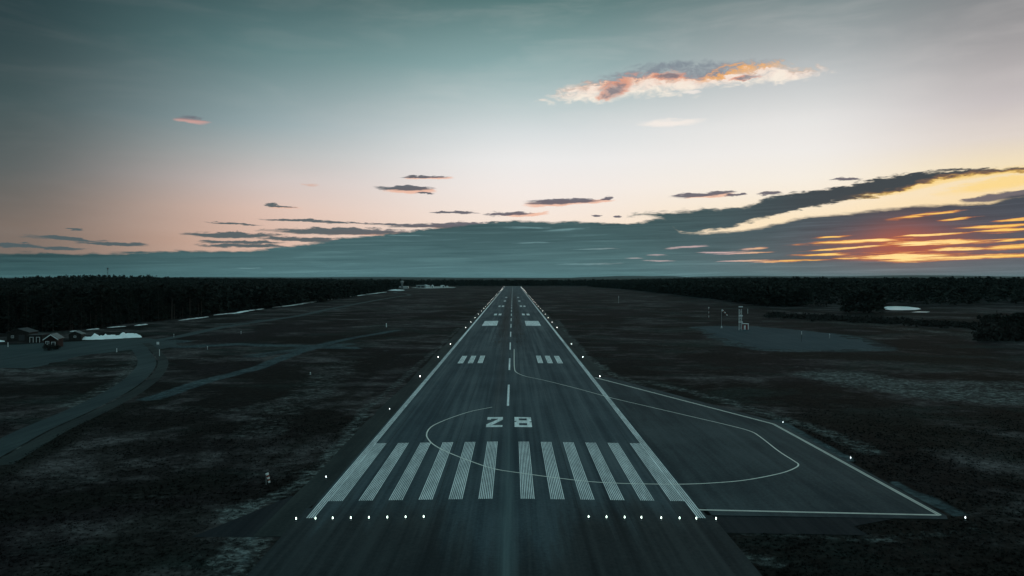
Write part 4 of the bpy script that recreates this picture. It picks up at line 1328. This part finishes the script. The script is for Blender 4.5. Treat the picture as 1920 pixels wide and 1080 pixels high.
house('storage_hut', x, y, 4.2, 4, 3.2, 1.2, 'small pale hut at the right end of the apron', 'wpaint', 'paleroof', -0.2, doors=((0, 1.4, 2.2, 'dark'),))

# ------------------------------------------------------------------ trees
def tree_mesh(kind, seed, n):
    r = np.random.default_rng(seed)
    hh = 1.0
    v_, f_ = [], []
    if kind == 'spruce':
        t = r.random(n) ** 0.8
        z = 0.10 + 0.89 * t
        rad = 0.17 * (1 - t) ** 0.85 + 0.012
        tier = 0.65 + 0.35 * np.abs(np.sin(z * 44))
        rr = rad * tier * np.sqrt(r.random(n)) * (0.8 + 0.4 * r.random(n))
        size = 0.055 * (1 - 0.55 * t)
        droop = 0.45
    else:
        k = r.integers(0, 7, n)
        cz = 0.55 + 0.40 * (np.arange(7) / 6.0)
        ca = r.random(7) * 6.28
        cr = 0.13 * (1 - 0.75 * np.arange(7) / 6.0)
        d = r.normal(0, 1, (n, 3))
        d /= np.linalg.norm(d, axis=1)[:, None]
        d *= (r.random(n) ** 0.4)[:, None]
        bx = cr[k] * np.cos(ca[k]) + d[:, 0] * 0.11
        by = cr[k] * np.sin(ca[k]) + d[:, 1] * 0.11
        z = np.minimum(cz[k] + d[:, 2] * 0.075, 1.0)
        size = np.full(n, 0.052)
        droop = 0.1
    a = r.random(n) * 6.28
    if kind == 'spruce':
        bx, by = rr * np.cos(a), rr * np.sin(a)
    P0 = np.stack([bx, by, z], 1)
    out_ = np.stack([np.cos(a), np.sin(a), -droop + r.normal(0, 0.35, n)], 1)
    out_ /= np.linalg.norm(out_, axis=1)[:, None]
    sd = np.cross(out_, r.normal(0, 1, (n, 3)))
    sd /= np.linalg.norm(sd, axis=1)[:, None]
    s = (size * (0.7 + 0.6 * r.random(n)))[:, None]
    V = np.stack([P0 - sd * s * 0.55, P0 + sd * s * 0.55, P0 + out_ * s * 1.3], 1).reshape(-1, 3)
    Fc = np.arange(3 * n).reshape(n, 3)
    return V, Fc


crowns, trunks = [], []
for i, kind in enumerate(('spruce', 'pine', 'spruce', 'pine', 'spruce')):
    V, Fc = tree_mesh(kind, 30 + i, 620)
    crowns.append(np_mesh('crown', V, Fc, M['crown']))
    mb = MB().tube((0, 0, -0.02), (0.01, 0, 0.55), 0.015, 0.010, 7)
    mb.tube((0.01, 0, 0.55), (0, 0, 0.96), 0.010, 0.003, 6)
    r = random.Random(i)
    for k in range(9):
        z0 = 0.35 + 0.06 * k
        a = r.random() * 6.28
        L = 0.13 * (1.05 - z0)
        mb.tube((0, 0, z0), (L * math.cos(a), L * math.sin(a), z0 + (0.04 if kind == 'pine' else -0.02)), 0.005, 0.002, 4)
    trunks.append(mb.mesh('trunk', M['trunk']))

# candidate stems in the woods
def scatter(n, ylo, yhi, side, depth, power):
    y = ylo + (yhi - ylo) * rng.random(n) ** 1.0
    d = depth * rng.random(n) ** power
    wig = 7 * (fbm(y * 0.02, y * 0 + side * 3.0, 6) - 0.47) * 2
    x = edge_l(y) - d + wig if side < 0 else edge_r(y) + d + wig
    return np.stack([x, y, d], 1)


front = np.concatenate([scatter(4300, 240, 2100, -1, 45, 1.0), scatter(4300, 500, 2100, 1, 45, 1.0)])
deep = np.concatenate([scatter(9000, 240, 2200, -1, 760, 0.8), scatter(9000, 500, 2200, 1, 760, 0.8)])
ang = rng.uniform(-R(24), R(24), 5200)
rad_ = 2170 + 420 * rng.random(5200) ** 1.4
endw = np.stack([CX + rad_ * np.tan(ang), rad_, rad_ - 2150], 1)
allp = np.concatenate([front, deep, endw])
dist = np.hypot(allp[:, 0] - CX, allp[:, 1])
vis = np.abs(np.arctan2(allp[:, 0] - CX, allp[:, 1])) < R(41)
mastclear = np.hypot(allp[:, 0] - mx, allp[:, 1] - my) > 9
keep = vis & mastclear
# leave the huts' yard open
for (hx, hy, hr_) in [(G(93, 652)[0], G(93, 652)[1], 14), (G(62, 642)[0], G(62, 642)[1], 12), (G(24, 640)[0], G(24, 640)[1] + 6, 12), (*G(105, 640), 16), (*G(755, 541), 26), (*G(1690, 578), 0)]:
    keep &= np.hypot(allp[:, 0] - hx, allp[:, 1] - hy) > hr_
PXc = VX + (allp[:, 0] - CX) / allp[:, 1] * F          # clearing round the pond
PYc = VY + (H - ZP) / allp[:, 1] * F
keep &= ~((PXc > 1654) & (PYc > 573.0) & (allp[:, 0] > 0))
allp, dist = allp[keep], dist[keep]
order = np.argsort(dist + 3.0 * np.clip(allp[:, 2], 0, 60))
near, rest = allp[order[:262]], allp[order[262:]]
GT = 'trees along the forest edges'
for x, y, d in near:
    k = int(rng.integers(0, 5))
    h = float(rng.uniform(12.5, 23))
    side = 'left' if x < 0 else 'right'
    kind = 'spruce' if k in (0, 2, 4) else 'pine'
    o = empty(f'{kind}_tree', (x, y, float(terrain(x, y)) - 0.1), f'dark {"pointed spruce" if kind == "spruce" else "round topped pine"} in the black forest front on the {side}', 'tree', f'{kind} trees in the {side} forest front', float(rng.random() * 6.28))
    for n_, me in (('trunk', trunks[k]), ('crown', crowns[k])):
        c = link(bpy.data.objects.new(n_, me), o)
        c.scale = (h * rng.uniform(0.9, 1.25),) * 2 + (h,)
# nearer clump at the right edge
for i in range(38):
    px_a = 1842 + 150 * rng.random()
    x, y = G(px_a, 606 + 33 * rng.random())
    k = int(rng.integers(0, 5))
    h = float(rng.uniform(6.5, 10.5)) * min(1.0, 0.6 + (px_a - 1846) / 120)
    kind = 'spruce' if k in (0, 2, 4) else 'pine'
    o = empty(f'{kind}_tree', (x, y, ZP - 0.1), f'dark {"spruce" if kind == "spruce" else "pine"} in the nearer clump at the right edge', 'tree', f'{kind} trees in the right clump', float(rng.random() * 6.28))
    for n_, me in (('trunk', trunks[k]), ('crown', crowns[k])):
        c = link(bpy.data.objects.new(n_, me), o)
        c.scale = (h * 1.7, h * 1.7, h)

# the rest of the wood as one mass
lows = []
for i in range(8):
    V, Fc = tree_mesh('pine' if i % 3 == 2 else 'spruce', 90 + i, 46)
    c = V.reshape(-1, 3, 3).mean(1, keepdims=True)
    V = (c + (V.reshape(-1, 3, 3) - c) * 2.7).reshape(-1, 3)
    lows.append((V, Fc))
VV, FF, kk = [], [], 0
which = rng.integers(0, 8, len(rest))
hs = rng.uniform(11.5, 20.5, len(rest)) * (1 + 0.12 * (rng.random(len(rest)) > 0.93))
rot = rng.random(len(rest)) * 6.28
zt = terrain(rest[:, 0], rest[:, 1])
for i in range(8):
    sel = np.where(which == i)[0]
    V, Fc = lows[i]
    c, s_ = np.cos(rot[sel])[:, None], np.sin(rot[sel])[:, None]
    h = hs[sel][:, None]
    X = (V[:, 0] * c - V[:, 1] * s_) * h * 1.2 + rest[sel, 0][:, None]
    Y = (V[:, 0] * s_ + V[:, 1] * c) * h * 1.2 + rest[sel, 1][:, None]
    Z = V[:, 2] * h + zt[sel][:, None]
    VV.append(np.stack([X, Y, Z], -1).reshape(-1, 3))
    FF.append((Fc.ravel()[None, :] + (np.arange(len(sel)) * len(V))[:, None] + kk).reshape(-1, 3))
    kk += len(sel) * len(V)
fm = np_mesh('forest', np.concatenate(VV), np.concatenate(FF), M['forest'])
tag(link(bpy.data.objects.new('forest', fm)), 'black conifer forest on both sides and beyond the runway', kind='stuff')
# undergrowth: dark scrub closing the lower part of the forest edge, as many small twig clumps
nU = 5200
u = np.concatenate([scatter(nU // 2, 240, 2100, -1, 60, 0.7), scatter(nU // 2, 500, 2100, 1, 60, 0.7)])
u = u[np.abs(np.arctan2(u[:, 0] - CX, u[:, 1])) < R(41)]
u = u[~((VX + (u[:, 0] - CX) / u[:, 1] * F > 1654) & (VY + (H - ZP) / u[:, 1] * F > 573.0) & (u[:, 0] > 0))]
cl = np.array([G(1838 + 150 * rng.random(), 604 + 36 * rng.random()) for _ in range(700)])
u = np.concatenate([u, np.concatenate([cl, np.zeros((700, 1))], 1)])
gully = np.array([(lambda t: G(1440 + 480 * t + rng.normal(0, 4), 592 + 26 * t ** 1.1 + rng.normal(0, 2.2)))(rng.random()) for _ in range(900)])
u = np.concatenate([u, np.concatenate([gully, np.full((900, 1), -1.0)], 1)])
for (hx, hy, hr_) in [(*G(93, 652), 10), (*G(62, 642), 8), (*G(24, 640), 10), (*G(105, 640), 12)]:
    u = u[np.hypot(u[:, 0] - hx, u[:, 1] - hy) > hr_]
m_t = 12
n_ = len(u)
c = np.repeat(u[:, :2], m_t, 0) + rng.normal(0, 1.3, (n_ * m_t, 2))
zc = terrain(c[:, 0], c[:, 1])
hh = np.repeat(np.where(u[:, 2] < 0, 0.7, rng.uniform(1.5, 6, n_)), m_t)
p3 = np.stack([c[:, 0], c[:, 1], zc + hh * rng.random(n_ * m_t)], 1)
V = (p3[:, None, :] + rng.normal(0, 0.75, (n_ * m_t, 3, 3)) * np.array([1, 1, 1.1])).reshape(-1, 3)
um = np_mesh('undergrowth', V, np.arange(len(V)).reshape(-1, 3), M['shrub'])
tag(link(bpy.data.objects.new('undergrowth', um)), 'tangled dark scrub along the forest edges', kind='stuff')

# ------------------------------------------------------------------ grass tussocks on the heath
N = 60000
d = 52 * (190 / 52) ** (rng.random(N) ** 0.8)
a = (rng.random(N) * 2 - 1) * 0.80
x, y = CX + a * d, d
def inside(pts, x, y):
    r_ = np.zeros(x.shape, bool)
    for (x0, y0), (x1, y1) in zip(pts, pts[1:] + pts[:1]):
        cnd = ((y0 > y) != (y1 > y)) & (x < (x1 - x0) * (y - y0) / (y1 - y0 + 1e-12) + x0)
        r_ ^= cnd
    return r_
ok = (np.abs(x) > 27.6) | ((np.abs(x) > 24.2) & (y < 73.5))
ok &= ~((x > 0) & inside([(20, 60), (p_x := pad_pts[1][0] + 0.6, 79.2), (pad_pts[2][0] + 0.6, 81), (pad_pts[3][0] + 0.6, pad_pts[3][1] + 0.5), (pad_pts[4][0], pad_pts[4][1] + 1), (20, pad_pts[5][1] + 1)], x, y) & (y > 79))
ok &= ~inside([(q_[0], q_[1]) for q_ in pp], x, y)
ok &= ~inside([(-34, 73.8), (-23, 73.8), (-23, 90), (-29.2, 86)], x, y)
rd = catmull([G(*p) for p in [(-60, 876), (0, 843), (70, 806), (150, 771), (215, 739), (256, 712), (276, 690), (279, 676), (272, 663), (262, 652), (252, 644)]], 6)
ok &= np.min(np.hypot(x[:, None] - rd[None, :, 0], y[:, None] - rd[None, :, 1]), 1) > 5.0
lay = layers(x, y)
ok &= rng.random(N) > lay['gravel'] * 1.2
ok &= ~((x < -90) & (y > 205))
x, y = x[ok], y[ok]
n_ = len(x)
B = 7
s = np.repeat(rng.uniform(0.07, 0.22, n_) * (1 - 0.75 * sstep(110, 190, y)) * (0.7 + fbm(x * 0.2, y * 0.2, 12)), B)
cx_, cy_ = np.repeat(x, B), np.repeat(y, B)
th = rng.random(n_ * B) * 6.28
lean = rng.uniform(0.25, 1.0, n_ * B)
hx, hy = np.cos(th), np.sin(th)
base0 = np.stack([cx_ + hx * s * 0.25 - hy * s * 0.35, cy_ + hy * s * 0.25 + hx * s * 0.35, np.full(n_ * B, ZP - 0.02)], 1)
base1 = np.stack([cx_ + hx * s * 0.25 + hy * s * 0.35, cy_ + hy * s * 0.25 - hx * s * 0.35, np.full(n_ * B, ZP - 0.02)], 1)
tip = np.stack([cx_ + hx * s * (0.3 + lean), cy_ + hy * s * (0.3 + lean), ZP + s * rng.uniform(0.3, 0.75, n_ * B)], 1)
V = np.stack([base0, base1, tip], 1).reshape(-1, 3)
tm = np_mesh('grass', V, np.arange(len(V)).reshape(-1, 3), M['grass'])
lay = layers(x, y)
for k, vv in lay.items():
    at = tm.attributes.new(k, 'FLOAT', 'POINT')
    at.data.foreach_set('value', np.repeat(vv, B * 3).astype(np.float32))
tag(link(bpy.data.objects.new('grass', tm)), 'rough dark grass tussocks either side of the runway', kind='stuff')

# ------------------------------------------------------------------ the air
HAZE = True
if HAZE:
    hzm = bpy.data.materials.new('haze_air')
    hzm.use_nodes = True
    T = NT(hzm.node_tree)
    T.n.clear()
    oo = T.node('ShaderNodeOutputMaterial')
    pv = T.node('ShaderNodeVolumePrincipled')
    pv.inputs['Color'].default_value = (0.55, 0.86, 0.90, 1)
    pv.inputs['Density'].default_value = 1.25e-5
    pv.inputs['Anisotropy'].default_value = 0.0
    T.l.new(pv.outputs[0], oo.inputs['Volume'])
    b = MB().box(-34000, 34000, -2500, 34000, -3.0, 110.0).build('haze', hzm)
    tag(b, 'thin teal dusk haze over the whole airfield', kind='stuff')
